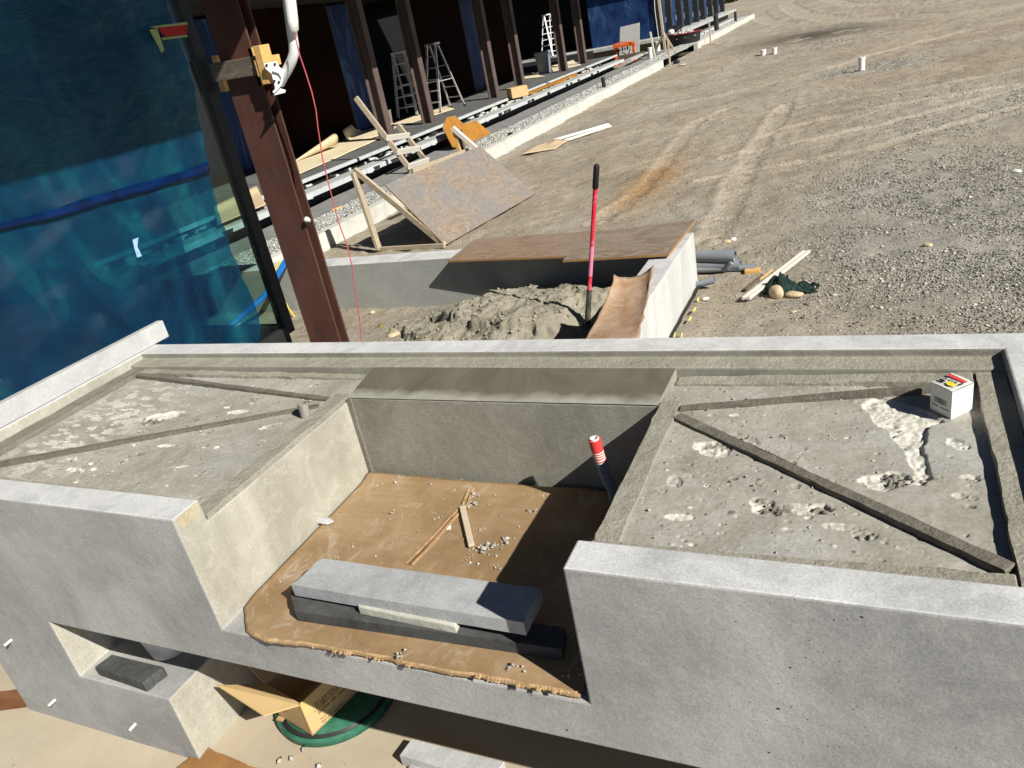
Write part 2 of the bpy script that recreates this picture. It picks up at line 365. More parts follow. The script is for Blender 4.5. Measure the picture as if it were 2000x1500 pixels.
def mat_tray():
    """counter bed: grey mortar slurry, white efflorescence in the flaked spots"""
    m, t, p, v = newmat('tray_bed', 0.85, 0.22)
    c = ramp(t, noise(t, v, 7, 9, 0.66, 0.7), [(0.3, (0.255, 0.242, 0.205)), (0.5, (0.345, 0.332, 0.292)), (0.72, (0.44, 0.43, 0.395))])
    c = mix(t, ramp(t, noise(t, v, 3, 6, 0.6), [(0.5, g3(0)), (0.7, g3(0.55))]), c, (0.42, 0.425, 0.43))
    c = mix(t, attr(t, 'white'), c, (0.60, 0.59, 0.535))
    c = mix(t, attr(t, 'clod'), c, (0.19, 0.18, 0.155))
    c = mix(t, 1.0, c, ramp(t, noise(t, v, 120, 4, 0.7), [(0.3, g3(0.80)), (0.7, g3(1.12))]), 'MULTIPLY')
    t.links.new(c, p.inputs['Base Color'])
    t.links.new(bump(t, noise(t, v, 120, 6, 0.7), 0.35, 0.004), p.inputs['Normal'])
mat_tray()
def mat_slope():
    """damp trowelled strip, pale dry margin along the notch lip"""
    m, t, p, v = newmat('trowelled_damp', 0.6, 0.35)
    sx = node(t, 'ShaderNodeSeparateXYZ'); t.links.new(v, sx.inputs[0])
    e = mathn(t, 'ADD', sx.outputs[1], mathn(t, 'MULTIPLY', noise(t, mapping(t, v, (1.5, 1, 1)), 7, 6, 0.65), 0.08))
    d = ramp(t, e, [(0.0, g3(0)), (1.0, g3(1))])
    k = node(t, 'ShaderNodeMapRange'); k.inputs[1].default_value = 0.262; k.inputs[2].default_value = 0.298; t.links.new(e, k.inputs[0])
    damp = ramp(t, noise(t, mapping(t, v, (2, 1, 1), (0, 0, 0.5)), 5, 8, 0.65, 0.8), [(0.3, (0.095, 0.088, 0.062)), (0.7, (0.155, 0.146, 0.112))])
    dry = ramp(t, noise(t, v, 9, 8, 0.65, 0.8), [(0.3, (0.25, 0.245, 0.21)), (0.7, (0.37, 0.365, 0.325))])
    c = mix(t, k.outputs[0], dry, damp)
    t.links.new(c, p.inputs['Base Color'])
    t.links.new(bump(t, noise(t, v, 150, 5, 0.7), 0.3, 0.003), p.inputs['Normal'])
mat_slope()

# ------------------------------------------------------------------ mesh building
def tag(o, label=None, cat=None, group=None, kind=None):
    if label: o['label'] = label
    if cat: o['category'] = cat
    if group: o['group'] = group
    if kind: o['kind'] = kind
    return o
def empty(name, loc, label=None, cat=None, group=None):
    o = bpy.data.objects.new(name, None); o.empty_display_size = 0.1; COL.objects.link(o); o.location = loc
    return tag(o, label, cat, group)
class MB:
    """collects faces; build() links them as one mesh object whose origin is 'org'"""
    def __init__(s): s.v = []; s.f = []; s.sm = []
    def add(s, vs, fs, smooth=False):
        n = len(s.v); s.v += [tuple(map(float, p)) for p in vs]
        s.f += [tuple(i + n for i in f) for f in fs]; s.sm += [smooth] * len(fs); return s
    def box(s, lo, hi):
        x0, y0, z0 = lo; x1, y1, z1 = hi
        return s.add([(x0, y0, z0), (x1, y0, z0), (x1, y1, z0), (x0, y1, z0), (x0, y0, z1), (x1, y0, z1), (x1, y1, z1), (x0, y1, z1)],
                     [(0, 3, 2, 1), (4, 5, 6, 7), (0, 1, 5, 4), (1, 2, 6, 5), (2, 3, 7, 6), (3, 0, 4, 7)])
    def slab(s, quad, th, nrm=None):
        """four corner points of the top face, thickness downwards along the normal"""
        q = [Vector(map(float, p)) for p in quad]
        n = Vector(nrm) if nrm is not None else (q[1] - q[0]).cross(q[3] - q[0]).normalized()
        if nrm is None and n.z < 0: n = -n
        v = q + [p - n * th for p in q]
        a = (q[1] - q[0]).cross(q[3] - q[0])
        F = [(0, 1, 2, 3), (7, 6, 5, 4), (0, 4, 5, 1), (1, 5, 6, 2), (2, 6, 7, 3), (3, 7, 4, 0)]
        if a.dot(n) < 0: F = [tuple(reversed(f)) for f in F]
        return s.add(v, F)
    def bar(s, a, b, w, h, up=(0, 0, 1)):
        a = Vector(map(float, a)); b = Vector(map(float, b)); d = (b - a).normalized(); u = Vector(up)
        x = d.cross(u)
        if x.length < 1e-4: x = d.cross(Vector((0, 1, 0)))
        x.normalize(); z = x.cross(d).normalized()
        v = []
        for p in (a, b):
            for i, j in ((-1, -1), (1, -1), (1, 1), (-1, 1)): v.append(p + x * (i * w / 2) + z * (j * h / 2))
        return s.add(v, [(0, 3, 2, 1), (4, 5, 6, 7), (0, 1, 5, 4), (1, 2, 6, 5), (2, 3, 7, 6), (3, 0, 4, 7)])
    def tube(s, pts, r, n=10, cap=True, inner=None):
        pts = [Vector(map(float, p)) for p in pts]; k = len(pts)
        rs = r if isinstance(r, (list, tuple)) else [r] * k
        rings = []; prev = None
        for i, p in enumerate(pts):
            d = (pts[min(i + 1, k - 1)] - pts[max(i - 1, 0)]).normalized()
            if prev is None:
                x = d.cross(Vector((0, 0, 1)));
                if x.length < 1e-3: x = d.cross(Vector((0, 1, 0)))
            else: x = prev - d * prev.dot(d)
            x.normalize(); prev = x; y = d.cross(x)
            rings.append([p + (x * math.cos(2 * math.pi * j / n) + y * math.sin(2 * math.pi * j / n)) * rs[i] for j in range(n)])
        v = [q for rg in rings for q in rg]; f = []
        for i in range(k - 1):
            for j in range(n):
                f.append((i * n + j, i * n + (j + 1) % n, (i + 1) * n + (j + 1) % n, (i + 1) * n + j))
        s.add(v, f, True)
        if cap: s.add(rings[0], [tuple(reversed(range(n)))]); s.add(rings[-1], [tuple(range(n))])
        return s
    def pipe(s, a, b, r, ri, n=20):
        a = Vector(map(float, a)); b = Vector(map(float, b)); d = (b - a).normalized()
        x = d.cross(Vector((0, 0, 1)));
        if x.length < 1e-3: x = Vector((1, 0, 0))
        x.normalize(); y = d.cross(x)
        def ring(p, q): return [p + (x * math.cos(2 * math.pi * j / n) + y * math.sin(2 * math.pi * j / n)) * q for j in range(n)]
        v = ring(a, r) + ring(b, r) + ring(b, ri) + ring(a, ri); f = []; fs = []
        for k in range(4):
            for j in range(n):
                q = (k * n + j, k * n + (j + 1) % n, ((k + 1) % 4) * n + (j + 1) % n, ((k + 1) % 4) * n + j)
                (f if k % 2 == 0 else fs).append(q)
        m = len(s.v); s.add(v, f, True); s.f += [tuple(i + m for i in q) for q in fs]; s.sm += [False] * len(fs)
        return s
    def lathe(s, prof, c, n=32, smooth=True):
        v = []; f = []; k = len(prof)
        for (r, z) in prof:
            for j in range(n): v.append((c[0] + r * math.cos(2 * math.pi * j / n), c[1] + r * math.sin(2 * math.pi * j / n), c[2] + z))
        for i in range(k - 1):
            for j in range(n): f.append((i * n + j, i * n + (j + 1) % n, (i + 1) * n + (j + 1) % n, (i + 1) * n + j))
        return s.add(v, f, smooth)
    def grid(s, fn, nu, nv, smooth=True):
        v = [fn(i / nu, j / nv) for j in range(nv + 1) for i in range(nu + 1)]
        f = [(j * (nu + 1) + i, j * (nu + 1) + i + 1, (j + 1) * (nu + 1) + i + 1, (j + 1) * (nu + 1) + i) for j in range(nv) for i in range(nu)]
        return s.add(v, f, smooth)
    def prism(s, poly, lo, hi, axis='y'):
        n = len(poly)
        def pt(p, k): return (p[0], k, p[1]) if axis == 'y' else ((k, p[0], p[1]) if axis == 'x' else (p[0], p[1], k))
        v = [pt(p, lo) for p in poly] + [pt(p, hi) for p in poly]
        f = [tuple(range(n)), tuple(reversed(range(n, 2 * n)))] + [(i, i + n, (i + 1) % n + n, (i + 1) % n) for i in range(n)]
        return s.add(v, f)
    def build(s, name, mat, parent=None, org=None, bevel=0.0, seg=2, fix=True, solid=0.0):
        me = bpy.data.meshes.new(name)
        o = bpy.data.objects.new(name, me); COL.objects.link(o)
        base = Vector((0, 0, 0))
        if parent is not None:
            o.parent = parent; w = parent.location.copy(); pp = parent.parent
            while pp is not None: w += pp.location; pp = pp.parent
            base = w
        elif org is not None: base = Vector(map(float, org)); o.location = base
        me.from_pydata([(a - base.x, b - base.y, c - base.z) for a, b, c in s.v], [], s.f)
        me.polygons.foreach_set('use_smooth', s.sm)
        for m in (mat if isinstance(mat, (list, tuple)) else [mat]): me.materials.append(MATS[m])
        if fix:
            bm = bmesh.new(); bm.from_mesh(me); bmesh.ops.remove_doubles(bm, verts=bm.verts, dist=1e-5) if any(s.sm) else None
            bmesh.ops.recalc_face_normals(bm, faces=bm.faces); bm.to_mesh(me); bm.free()
        me.update()
        if any(s.sm): me.set_sharp_from_angle(angle=R(45))
        if solid: md = o.modifiers.new('thick', 'SOLIDIFY'); md.thickness = solid; md.offset = 0
        if bevel:
            md = o.modifiers.new('edge', 'BEVEL'); md.width = bevel; md.segments = seg; md.limit_method = 'ANGLE'; md.angle_limit = R(35)
        return o
def text(body, size, mat, parent, mtx, name='lettering', shear=0.0, width=1.0):
    cu = bpy.data.curves.new(name, 'FONT'); cu.body = body; cu.size = size; cu.extrude = 0.0002; cu.shear = shear
    tmp = bpy.data.objects.new('tmp', cu); COL.objects.link(tmp)
    dg = bpy.context.evaluated_depsgraph_get(); me = bpy.data.meshes.new_from_object(tmp.evaluated_get(dg))
    bpy.data.objects.remove(tmp)
    base = parent.location.copy()
    if parent.parent: base += parent.parent.location
    me.transform(Matrix.Translation(-base) @ mtx @ Matrix.Diagonal((width, 1, 1, 1)))
    me.materials.clear(); me.materials.append(MATS[mat])
    o = bpy.data.objects.new(name, me); COL.objects.link(o); o.parent = parent
    return o
def frame_mtx(o, x, y):
    x = Vector(x).normalized(); y = Vector(y); y = (y - x * y.dot(x)).normalized(); z = x.cross(y); o = Vector(map(float, o))
    return Matrix(((x.x, y.x, z.x, o.x), (x.y, y.y, z.y, o.y), (x.z, y.z, z.z, o.z), (0, 0, 0, 1)))
def np_mesh(name, V, F, mat, attrs=None, smooth=False, parent=None):
    me = bpy.data.meshes.new(name); n = len(F); k = F.shape[1]
    me.vertices.add(len(V)); me.vertices.foreach_set('co', np.ascontiguousarray(V, np.float32).ravel())
    me.loops.add(n * k); me.loops.foreach_set('vertex_index', np.ascontiguousarray(F, np.int32).ravel())
    me.polygons.add(n); me.polygons.foreach_set('loop_start', np.arange(0, n * k, k, dtype=np.int32))
    me.polygons.foreach_set('loop_total', np.full(n, k, np.int32))
    if smooth: me.polygons.foreach_set('use_smooth', np.ones(n, bool))
    for a, val in (attrs or {}).items():
        at = me.attributes.new(a, 'FLOAT', 'POINT'); at.data.foreach_set('value', np.ascontiguousarray(val, np.float32).ravel())
    me.materials.append(MATS[mat]); me.update(calc_edges=True); me.validate()
    o = bpy.data.objects.new(name, me); COL.objects.link(o)
    if parent is not None:
        o.parent = parent; b = parent.location; o.matrix_parent_inverse = Matrix.Translation(-b)
    return o
OCT_F = np.array([(0, 2, 4), (2, 1, 4), (1, 3, 4), (3, 0, 4), (2, 0, 5), (1, 2, 5), (3, 1, 5), (0, 3, 5)])
OCT_V = np.array([(1, 0, 0), (-1, 0, 0), (0, 1, 0), (0, -1, 0), (0, 0, 1), (0, 0, -1)], float)
def stones(name, P, size, mat, tone=None, flat=0.6, parent=None):
    """many small angular stones in one mesh; P = centres, size = radii"""
    n = len(P); v = OCT_V[None] * (1 + 0.45 * (rng.random((n, 6, 1)) - 0.5)) + 0.22 * (rng.random((n, 6, 3)) - 0.5)
    a = rng.random(n) * 2 * np.pi; ca, sa = np.cos(a), np.sin(a)
    asp = 0.65 + 0.7 * rng.random((n, 1))
    x = v[:, :, 0] * asp; y = v[:, :, 1] / asp; tl = (rng.random((n, 1)) - 0.5)
    z = v[:, :, 2] * flat + tl * x * 0.6
    V = np.stack([x * ca[:, None] - y * sa[:, None], x * sa[:, None] + y * ca[:, None], z], 2) * size[:, None, None] + P[:, None, :]
    F = OCT_F[None] + (np.arange(n) * 6)[:, None, None]
    if tone is None: tone = rng.random(n)
    return np_mesh(name, V.reshape(-1, 3), F.reshape(-1, 3), mat, {'tone': np.repeat(tone, 6)}, parent=parent)
def blob(mb, c, r, seed=0, n=10, m=7, rough=0.18):
    """irregular rounded rock"""
    rr = random.Random(seed); ph = [rr.random() * 6 for _ in range(6)]
    def fn(u, w):
        a = u * 2 * math.pi; b = (w - 0.5) * math.pi
        k = 1 + rough * (math.sin(2 * a + ph[0]) * math.cos(b) + math.sin(3 * a + ph[1]) * 0.5 * math.cos(b) + math.sin(2.5 * b + ph[2]) * 0.6)
        return (c[0] + r[0] * k * math.cos(a) * math.cos(b), c[1] + r[1] * k * math.sin(a) * math.cos(b), c[2] + r[2] * k * math.sin(b))
    mb.grid(fn, n, m); return mb

# ================================================================== THE SETTING
def build_ground():
    xs = np.concatenate([[-260, -160, -90, -60, -40, -28, -20, -15, -11, -9, -8], np.arange(-7.2, 3.0, 0.045), np.arange(3.1, 8, 0.4), [9, 12, 18, 30, 60, 120, 260]])
    ys = np.concatenate([[-60, -20, -8, -4, -2, 0, 1.5, 2.6], np.arange(3.2, 16, 0.045), np.arange(16, 32, 0.09), np.arange(32, 64, 0.5), [68, 75, 85, 100, 130, 180, 260, 380]])
    X, Y = np.meshgrid(xs, ys)
    z = np.full_like(X, G)
    wide = np.clip((fbm(X * 0.25, Y * 0.25, 3, 3) - 0.5), -1, 1) * 0.16 * sstep(9, 16, Y) * sstep(-5.9, -4.8, X)
    z += wide + (fbm(X * 1.7, Y * 1.7, 4, 8) - 0.5) * 0.05 + (fbm(X * 7, Y * 7, 3, 4) - 0.5) * 0.04
    dust = np.zeros_like(X); ochre = np.zeros_like(X); dark = np.zeros_like(X)
    def track(pts, w, depth, dst, tread=True, pitch=0.16):
        nonlocal z, dust
        pts = np.array(pts); best = np.full(X.shape, 9.0); along = np.zeros_like(X); acc = 0
        for a, b in zip(pts[:-1], pts[1:]):
            d = b - a; L = np.linalg.norm(d); d = d / L
            t = np.clip((X - a[0]) * d[0] + (Y - a[1]) * d[1], 0, L)
            dd = np.hypot(X - a[0] - t * d[0], Y - a[1] - t * d[1])
            k = dd < best; best = np.where(k, dd, best); along = np.where(k, acc + t, along); acc += L
        wob = best + (fbm(X * 2.5, Y * 2.5, 3, 77) - 0.5) * 0.16
        prof = 1 - sstep(w * 0.75, w, wob)
        rim = np.exp(-((wob - w * 1.05) / 0.05) ** 2)
        z += -depth * 0.8 * prof + depth * 0.45 * rim
        if tread: z += prof * 0.020 * np.sin(along * 2 * np.pi / pitch + 6 * (best / w)) * (fbm(X, Y, 2, 5) > 0.42)
        dust = np.maximum(dust, prof * dst * 0.50 * (0.45 + 0.8 * fbm(X * 1.4, Y * 1.4, 3, 31)))
    track([(-1.46, 7.3), (-1.5, 8.5), (-1.54, 9.5), (-1.58, 12.3), (-1.5, 15.2)], 0.17, 0.022, 0.85)
    track([(-2.9, 8.3), (-2.75, 9.2), (-2.8, 10.9), (-3.0, 14.6), (-2.6, 15.6)], 0.15, 0.02, 0.6)
    track([(-2.0, 9.9), (-1.1, 10.2), (-0.1, 10.7), (1.7, 12.4), (4, 15)], 0.13, 0.03, 0.5, True, 0.14)
    track([(-1.6, 12.4), (-0.8, 13.2), (0.2, 13.6), (1.9, 14.2), (5, 15)], 0.14, 0.03, 0.5, True, 0.14)
    track([(-1.9, 11.1), (-0.4, 11.9), (1.2, 13.2), (3, 15)], 0.12, 0.03, 0.45, True, 0.14)
    track([(-3.1, 14.6), (-1.5, 14.7), (0.4, 14.8), (3, 16.0)], 0.15, 0.022, 0.5)
    track([(-4.6, 17.0), (-3.2, 17.6), (-1.6, 19.2), (0.6, 22), (2, 24)], 0.22, 0.025, 0.6, False)
    track([(-7, 70), (-5.5, 58), (-3.6, 45), (-1.6, 36), (1.5, 30), (8, 26)], 0.6, 0.04, 0.8, False)
    track([(-4, 72), (-3.2, 58), (-1.4, 46), (1.2, 38), (6, 33)], 0.5, 0.04, 0.7, False)
    track([(-9, 80), (-8, 62), (-5.6, 46), (-3.8, 39)], 0.5, 0.04, 0.6, False)
    ochre = np.exp(-(((X + 2.72) / 0.33) ** 2 + ((Y - 9.9) / 1.5) ** 2)) * (0.5 + 0.9 * fbm(X * 2, Y * 2, 4, 12))
    ochre = np.maximum(ochre, 0.10 * sstep(0.55, 0.75, fbm(X * 0.35, Y * 0.35, 4, 40)) * (X > -5))
    dark = np.exp(-(((X + 2.2) / 2.2) ** 2 + ((Y - 30.5) / 2.6) ** 2)) * sstep(0.34, 0.5, fbm(X * 1.1, Y * 1.1, 4, 14)) * 1.0
    grey = np.clip(np.maximum(gravel_density(X, Y), 0.3 * sstep(0.45, 0.65, fbm(X * 0.5, Y * 0.5, 4, 61))), 0, 1)
    # trench inside the low walls, step along the kerb and the fill below the deck
    z = np.where((X < -6.62) & (Y > 5.5), z - 0.25, z)
    z = np.where((Y < 2.65) & (X > -6.5), G - 0.06, z)
    z = z + sstep(70, 200, Y) * 5.0 + sstep(80, 300, np.abs(X)) * 4
    V = np.stack([X, Y, z], 2).reshape(-1, 3); nx = len(xs); ny = len(ys)
    i = np.arange(nx - 1)[None] + (np.arange(ny - 1) * nx)[:, None]
    F = np.stack([i, i + 1, i + 1 + nx, i + nx], 2).reshape(-1, 4)
    o = np_mesh('ground', V, F, 'yard_soil', dict(dust=np.clip(dust, 0, 1), ochre=np.clip(ochre, 0, 0.85), dark=dark, grey=grey), True)
    tag(o, 'tan and grey compacted soil yard with tyre tracks', kind='structure')
    return xs, ys, z
def gravel_density(X, Y):
    d = sstep(1.0, 0.25, np.hypot((X - 0.75) / 2.3, (Y - 7.6) / 4.2))
    d = np.maximum(d, 0.8 * sstep(1.0, 0.4, np.hypot((X + 0.2) / 1.7, (Y - 18.8) / 1.25)))
    d = np.maximum(d, 0.55 * sstep(1.0, 0.2, np.hypot((X - 1.2) / 2.2, (Y - 12.5) / 3.5)))
    d = np.maximum(d, 0.45 * sstep(1.0, 0.3, np.hypot((X + 1.2) / 2.6, (Y - 26.5) / 3.0)))
    return np.clip(d * (0.55 + 0.9 * fbm(X * 0.9, Y * 0.9, 4, 21)), 0, 1)
GX, GY, GZ = build_ground()
def gz(x, y):
    i = np.clip(np.searchsorted(GX, x) - 1, 0, len(GX) - 2); j = np.clip(np.searchsorted(GY, y) - 1, 0, len(GY) - 2)
    fx = (x - GX[i]) / (GX[i + 1] - GX[i]); fy = (y - GY[j]) / (GY[j + 1] - GY[j])
    return (GZ[j, i] * (1 - fx) + GZ[j, i + 1] * fx) * (1 - fy) + (GZ[j + 1, i] * (1 - fx) + GZ[j + 1, i + 1] * fx) * fy
def yard_gravel():
    n = 260000
    Y = 4.3 * (28 / 4.3) ** rng.random(n); w = 0.16 * Y + 0.9
    X = -0.02 * Y - 0.35 + (rng.random(n) * 1.15 - 0.55) * w * 2
    X = np.where(rng.random(n) < 0.25, -6.2 + rng.random(n) * 7.5, X)
    d = gravel_density(X, Y) ** 1.3 * sstep(0.28, 0.58, fbm(X * 2.2, Y * 2.2, 3, 23)) + 0.035
    k = (rng.random(n) < d) & ~((X < -1.25) & (Y < 6.1)) & (X > -6.4) & (X < 0.25 * Y + 0.6)
    X = X[k][:66000]; Y = Y[k][:66000]
    s = (0.004 + 0.0080 * rng.random(len(X)) ** 2.2) * (1 + 0.035 * (Y - 5)); s *= np.where(rng.random(len(X)) < 0.02, 1.8, 1)
    P = np.stack([X, Y, gz(X, Y) + s * 0.25], 1)
    o = stones('gravel', P, s, 'gravel_mix', tone=rng.random(len(X)) ** 1.5)
    tag(o, 'loose grey gravel scattered over the yard', 'gravel', kind='stuff')
yard_gravel()

# patio floor under the counter, covered with tan protection board
p = MB().box((-9.0, -3, -0.30), (0.9, 2.62, -0.006)).build('patio', 'slab_grey'); tag(p, 'patio slab under the concrete counter', kind='structure')
def paper_floor():
    def fn(u, v):
        x = -3.4 + 4.0 * u; y = -0.6 + 2.1 * v
        return (x, y, 0.002 + 0.004 * float(fbm(x * 2.2, y * 2.2, 3, 9)))
    o = MB().grid(fn, 80, 50).build('floor_paper', 'ramboard', org=(-1.4, 0.5, 0), fix=False)
    tag(o, 'tan protection paper laid over the patio floor', kind='structure')
paper_floor()
def tape_strip(pts, w, name, mat, label, z0=0.012):
    m = MB()
    a = Vector((*pts[0], 0)); b = Vector((*pts[1], 0)); d = (b - a).normalized(); q = Vector((-d.y, d.x, 0))
    def fn(u, v):
        p = a.lerp(b, u) + q * (v - 0.5) * w * (1 + 0.18 * (float(vnoise(u * 14, v * 2, 3)) - 0.5))
        return (p.x, p.y, z0 + 0.014 * float(fbm(p.x * 9, p.y * 9, 3, 5)) * (0.25 + abs(v - 0.5) * 2))
    m.grid(fn, 40, 6)
    return tag(m.build(name, mat, org=(a.x, a.y, 0), fix=False), label, 'tape')
tape_strip([(-3.2, 0.72), (-2.46, 1.02)], 0.085, 'paper_tape', 'brown_tape', 'dark brown paper tape strip at the left end of the counter')
tape_strip([(-1.79, 0.935), (-1.30, 0.89)], 0.10, 'paper_tape', 'orange_paper', 'crumpled orange brown tape strip beside the counter leg')

# ------------------------------------------------------------------ concrete counter
def cells(name, xs, ys, zs, solid, matf, parent, bevel, dissolve=True):
    """solid made of axis-aligned cells; only its outer skin is kept"""
    xs = sorted(set(xs)); ys = sorted(set(ys)); zs = sorted(set(zs))
    occ = {}
    for i in range(len(xs) - 1):
        for j in range(len(ys) - 1):
            for k in range(len(zs) - 1):
                occ[i, j, k] = solid((xs[i] + xs[i + 1]) / 2, (ys[j] + ys[j + 1]) / 2, (zs[k] + zs[k + 1]) / 2)
    V = {}; F = []; M_ = []; mats = []
    def vi(i, j, k):
        return V.setdefault((i, j, k), len(V))
    D = {(1, 0, 0): [(1, 0, 0), (1, 1, 0), (1, 1, 1), (1, 0, 1)], (-1, 0, 0): [(0, 0, 0), (0, 0, 1), (0, 1, 1), (0, 1, 0)],
         (0, 1, 0): [(0, 1, 0), (0, 1, 1), (1, 1, 1), (1, 1, 0)], (0, -1, 0): [(0, 0, 0), (1, 0, 0), (1, 0, 1), (0, 0, 1)],
         (0, 0, 1): [(0, 0, 1), (1, 0, 1), (1, 1, 1), (0, 1, 1)], (0, 0, -1): [(0, 0, 0), (0, 1, 0), (1, 1, 0), (1, 0, 0)]}
    for (i, j, k), s in occ.items():
        if not s: continue
        for d, q in D.items():
            if occ.get((i + d[0], j + d[1], k + d[2])): continue
            F.append([vi(i + a, j + b, k + c) for a, b, c in q])
            c = ((xs[i] + xs[i + 1]) / 2, (ys[j] + ys[j + 1]) / 2, (zs[k] + zs[k + 1]) / 2)
            mn = matf(d, c)
            if mn not in mats: mats.append(mn)
            M_.append(mats.index(mn))
    b = parent.location
    me = bpy.data.meshes.new(name)
    me.from_pydata([(xs[i] - b.x, ys[j] - b.y, zs[k] - b.z) for (i, j, k) in V], [], F)
    for m in mats: me.materials.append(MATS[m])
    me.polygons.foreach_set('material_index', M_)
    bm = bmesh.new(); bm.from_mesh(me)
    bmesh.ops.dissolve_limit(bm, angle_limit=0.01, verts=bm.verts, edges=bm.edges, delimit={'MATERIAL'})
    bm.to_mesh(me); bm.free(); me.update()
    o = bpy.data.objects.new(name, me); COL.objects.link(o); o.parent = parent
    md = o.modifiers.new('edge', 'BEVEL'); md.width = bevel; md.segments = 2; md.limit_method = 'ANGLE'; md.angle_limit = R(40)
    return o
XL, XR, YF, YB = -2.538, 0.335, 0.943, 1.915
NL, NR, NB, NF = -1.408, -0.481, 1.614, 0.574           # notch left / right / back / floor
ZC, ZS, ZT, ZL, ZN, ZB = 0.895, 0.874, 0.842, 0.8455, 0.836, 0.800             # curb top, screed top, tray bed, cast bed below it
counter = empty('concrete_counter', (-1.1, 1.4, 0), 'long grey cast concrete counter with a deep notch and two trays on top', 'counter')
def solid_counter(x, y, z):
    if not (XL < x < XR and YF < y < YB and z > 0): return False
    if z > ZC: return False
    if y < NB and NL < x < NR and z > NF: return False
    # opening below: shelf niche on the left, open bay to the right
    if y < NB and z < 0.461:
        if -2.123 < x < -1.752 and z > 0.252: return False
        if -1.752 < x < -0.10: return False
    if z > ZS:                                            # curb ring
        return y < 1.024 or y > 1.828 or x > 0.252 or x < -2.493
    if ZN < z < ZL and y > NB and NL < x < NR: return True
    if z > ZN:
        if y > 1.767 or y < 1.024 or x > 0.252 or x < -2.493: return True
        return False
    if z > ZB:
        if NL - 0.05 < x < NR + 0.05 and (not NL < x < NR or y > NB): return True
        if y > 1.767 or y < 1.024 or x > 0.252 or x < -2.493: return True
        return False
    return True
def mat_counter(d, c):
    x, y, z = c
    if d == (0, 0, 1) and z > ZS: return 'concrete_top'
    if d == (0, 0, 1) and z > ZB: return 'mortar'
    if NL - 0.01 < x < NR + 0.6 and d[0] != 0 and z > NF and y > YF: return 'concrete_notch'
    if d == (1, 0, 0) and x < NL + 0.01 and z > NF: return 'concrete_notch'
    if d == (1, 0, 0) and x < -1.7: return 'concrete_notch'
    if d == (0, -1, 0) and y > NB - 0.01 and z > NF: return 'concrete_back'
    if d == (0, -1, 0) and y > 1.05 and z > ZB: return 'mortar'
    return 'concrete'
cells('body', [XL, -2.493, -2.123, -1.752, NL - 0.05, NL, NR, NR + 0.05, -0.10, 0.252, XR], [YF, 1.024, NB, 1.767, 1.828, YB], [0, 0.252, 0.461, NF, ZB, ZN, ZL, ZS, ZC],
      solid_counter, mat_counter, counter, 0.0045)

def screed_z(x):            # top of the screed rails: high at the outer ends, low at the notch
    if x < -1: return 0.849 + (0.862 - 0.849) * (NL - x) / (NL + 2.49)
    return 0.849 + (0.868 - 0.849) * (x - NR) / (0.2 - NR)
def strip(poly, mat, seed, rag=0.004, name='screed_strip', lab=None):
    """mortar strip: convex footprint with ragged edges; sits in the tray, top on the screed plane"""
    pts = []
    n = len(poly)
    for i in range(n):
        a = Vector(poly[i]); b = Vector(poly[(i + 1) % n]); L = (b - a).length; k = max(2, int(L / 0.012))
        q = Vector((-(b - a).y, (b - a).x)).normalized()
        for s in range(k):
            p = a.lerp(b, s / k)
            r = (float(fbm(p.x * 22 + seed, p.y * 22, 3, seed)) - 0.5) * 2 * rag
            pts.append(p + q * r * (0 if s == 0 else 1))
    m = MB(); N = len(pts)
    c = sum(pts, Vector((0, 0))) / N
    top = []; mid = []; bot = []
    for p in pts:
        zz = screed_z(p.x) + (float(fbm(p.x * 14, p.y * 14, 3, seed)) - 0.5) * 0.003
        e = (c - p); e = e.normalized() * 0.0025 if e.length else e
        top.append((p.x + e.x, p.y + e.y, zz)); mid.append((p.x, p.y, zz - 0.003)); bot.append((p.x, p.y, ZN - 0.001))
    v = top + mid + bot
    f = [tuple(range(N))]
    for r in range(2):
        f += [(r * N + i, (r + 1) * N + i, (r + 1) * N + (i + 1) % N, r * N + (i + 1) % N) for i in range(N)]
    m.add(v, f)
    o = m.build(name, mat, counter)
    if lab: o['label'] = lab
    return o
def rail(a, b, w, mat, seed):
    a = Vector(a); b = Vector(b); d = (b - a).normalized(); q = Vector((-d.y, d.x)) * w / 2
    return strip([a - q, b - q, b + q, a + q], mat, seed, 0.0025, 'screed_rail')
# right tray
strip([(NR, 1.030), (0.19, 1.030), (0.19, 1.082), (NR, 1.082)], 'mortar', 1)
strip([(NR + 0.005, 1.086), (NR + 0.052, 1.086), (NR + 0.052, NB + 0.02), (NR + 0.005, NB + 0.02)], 'mortar', 2)
strip([(0.193, 1.030), (0.250, 1.030), (0.250, 1.765), (0.193, 1.765)], 'mortar', 3)
strip([(-0.462, 1.722), (0.189, 1.722), (0.189, 1.765), (-0.462, 1.765)], 'mortar', 4)
rail((-0.425, 1.565), (0.185, 1.098), 0.025, 'mortar_brown', 5)
rail((-0.425, 1.60), (0.185, 1.715), 0.020, 'mortar_brown', 6)
# left tray
strip([(-2.49, 1.030), (NL - 0.06, 1.030), (NL - 0.06, 1.075), (-2.49, 1.075)], 'mortar', 7)
strip([(NL - 0.054, 1.030), (NL - 0.004, 1.030), (NL - 0.004, NB + 0.02), (NL - 0.054, NB + 0.02)], 'mortar', 8)
strip([(-2.49, 1.08), (-2.425, 1.08), (-2.425, 1.765), (-2.49, 1.765)], 'mortar_damp', 9)
strip([(-2.42, 1.735), (-1.412, 1.735), (-1.412, 1.765), (-2.42, 1.765)], 'mortar', 10)
rail((-1.465, 1.600), (-2.415, 1.728), 0.019, 'mortar_brown', 11)
rail((-1.475, 1.56), (-2.36, 1.135), 0.019, 'mortar_brown', 12)
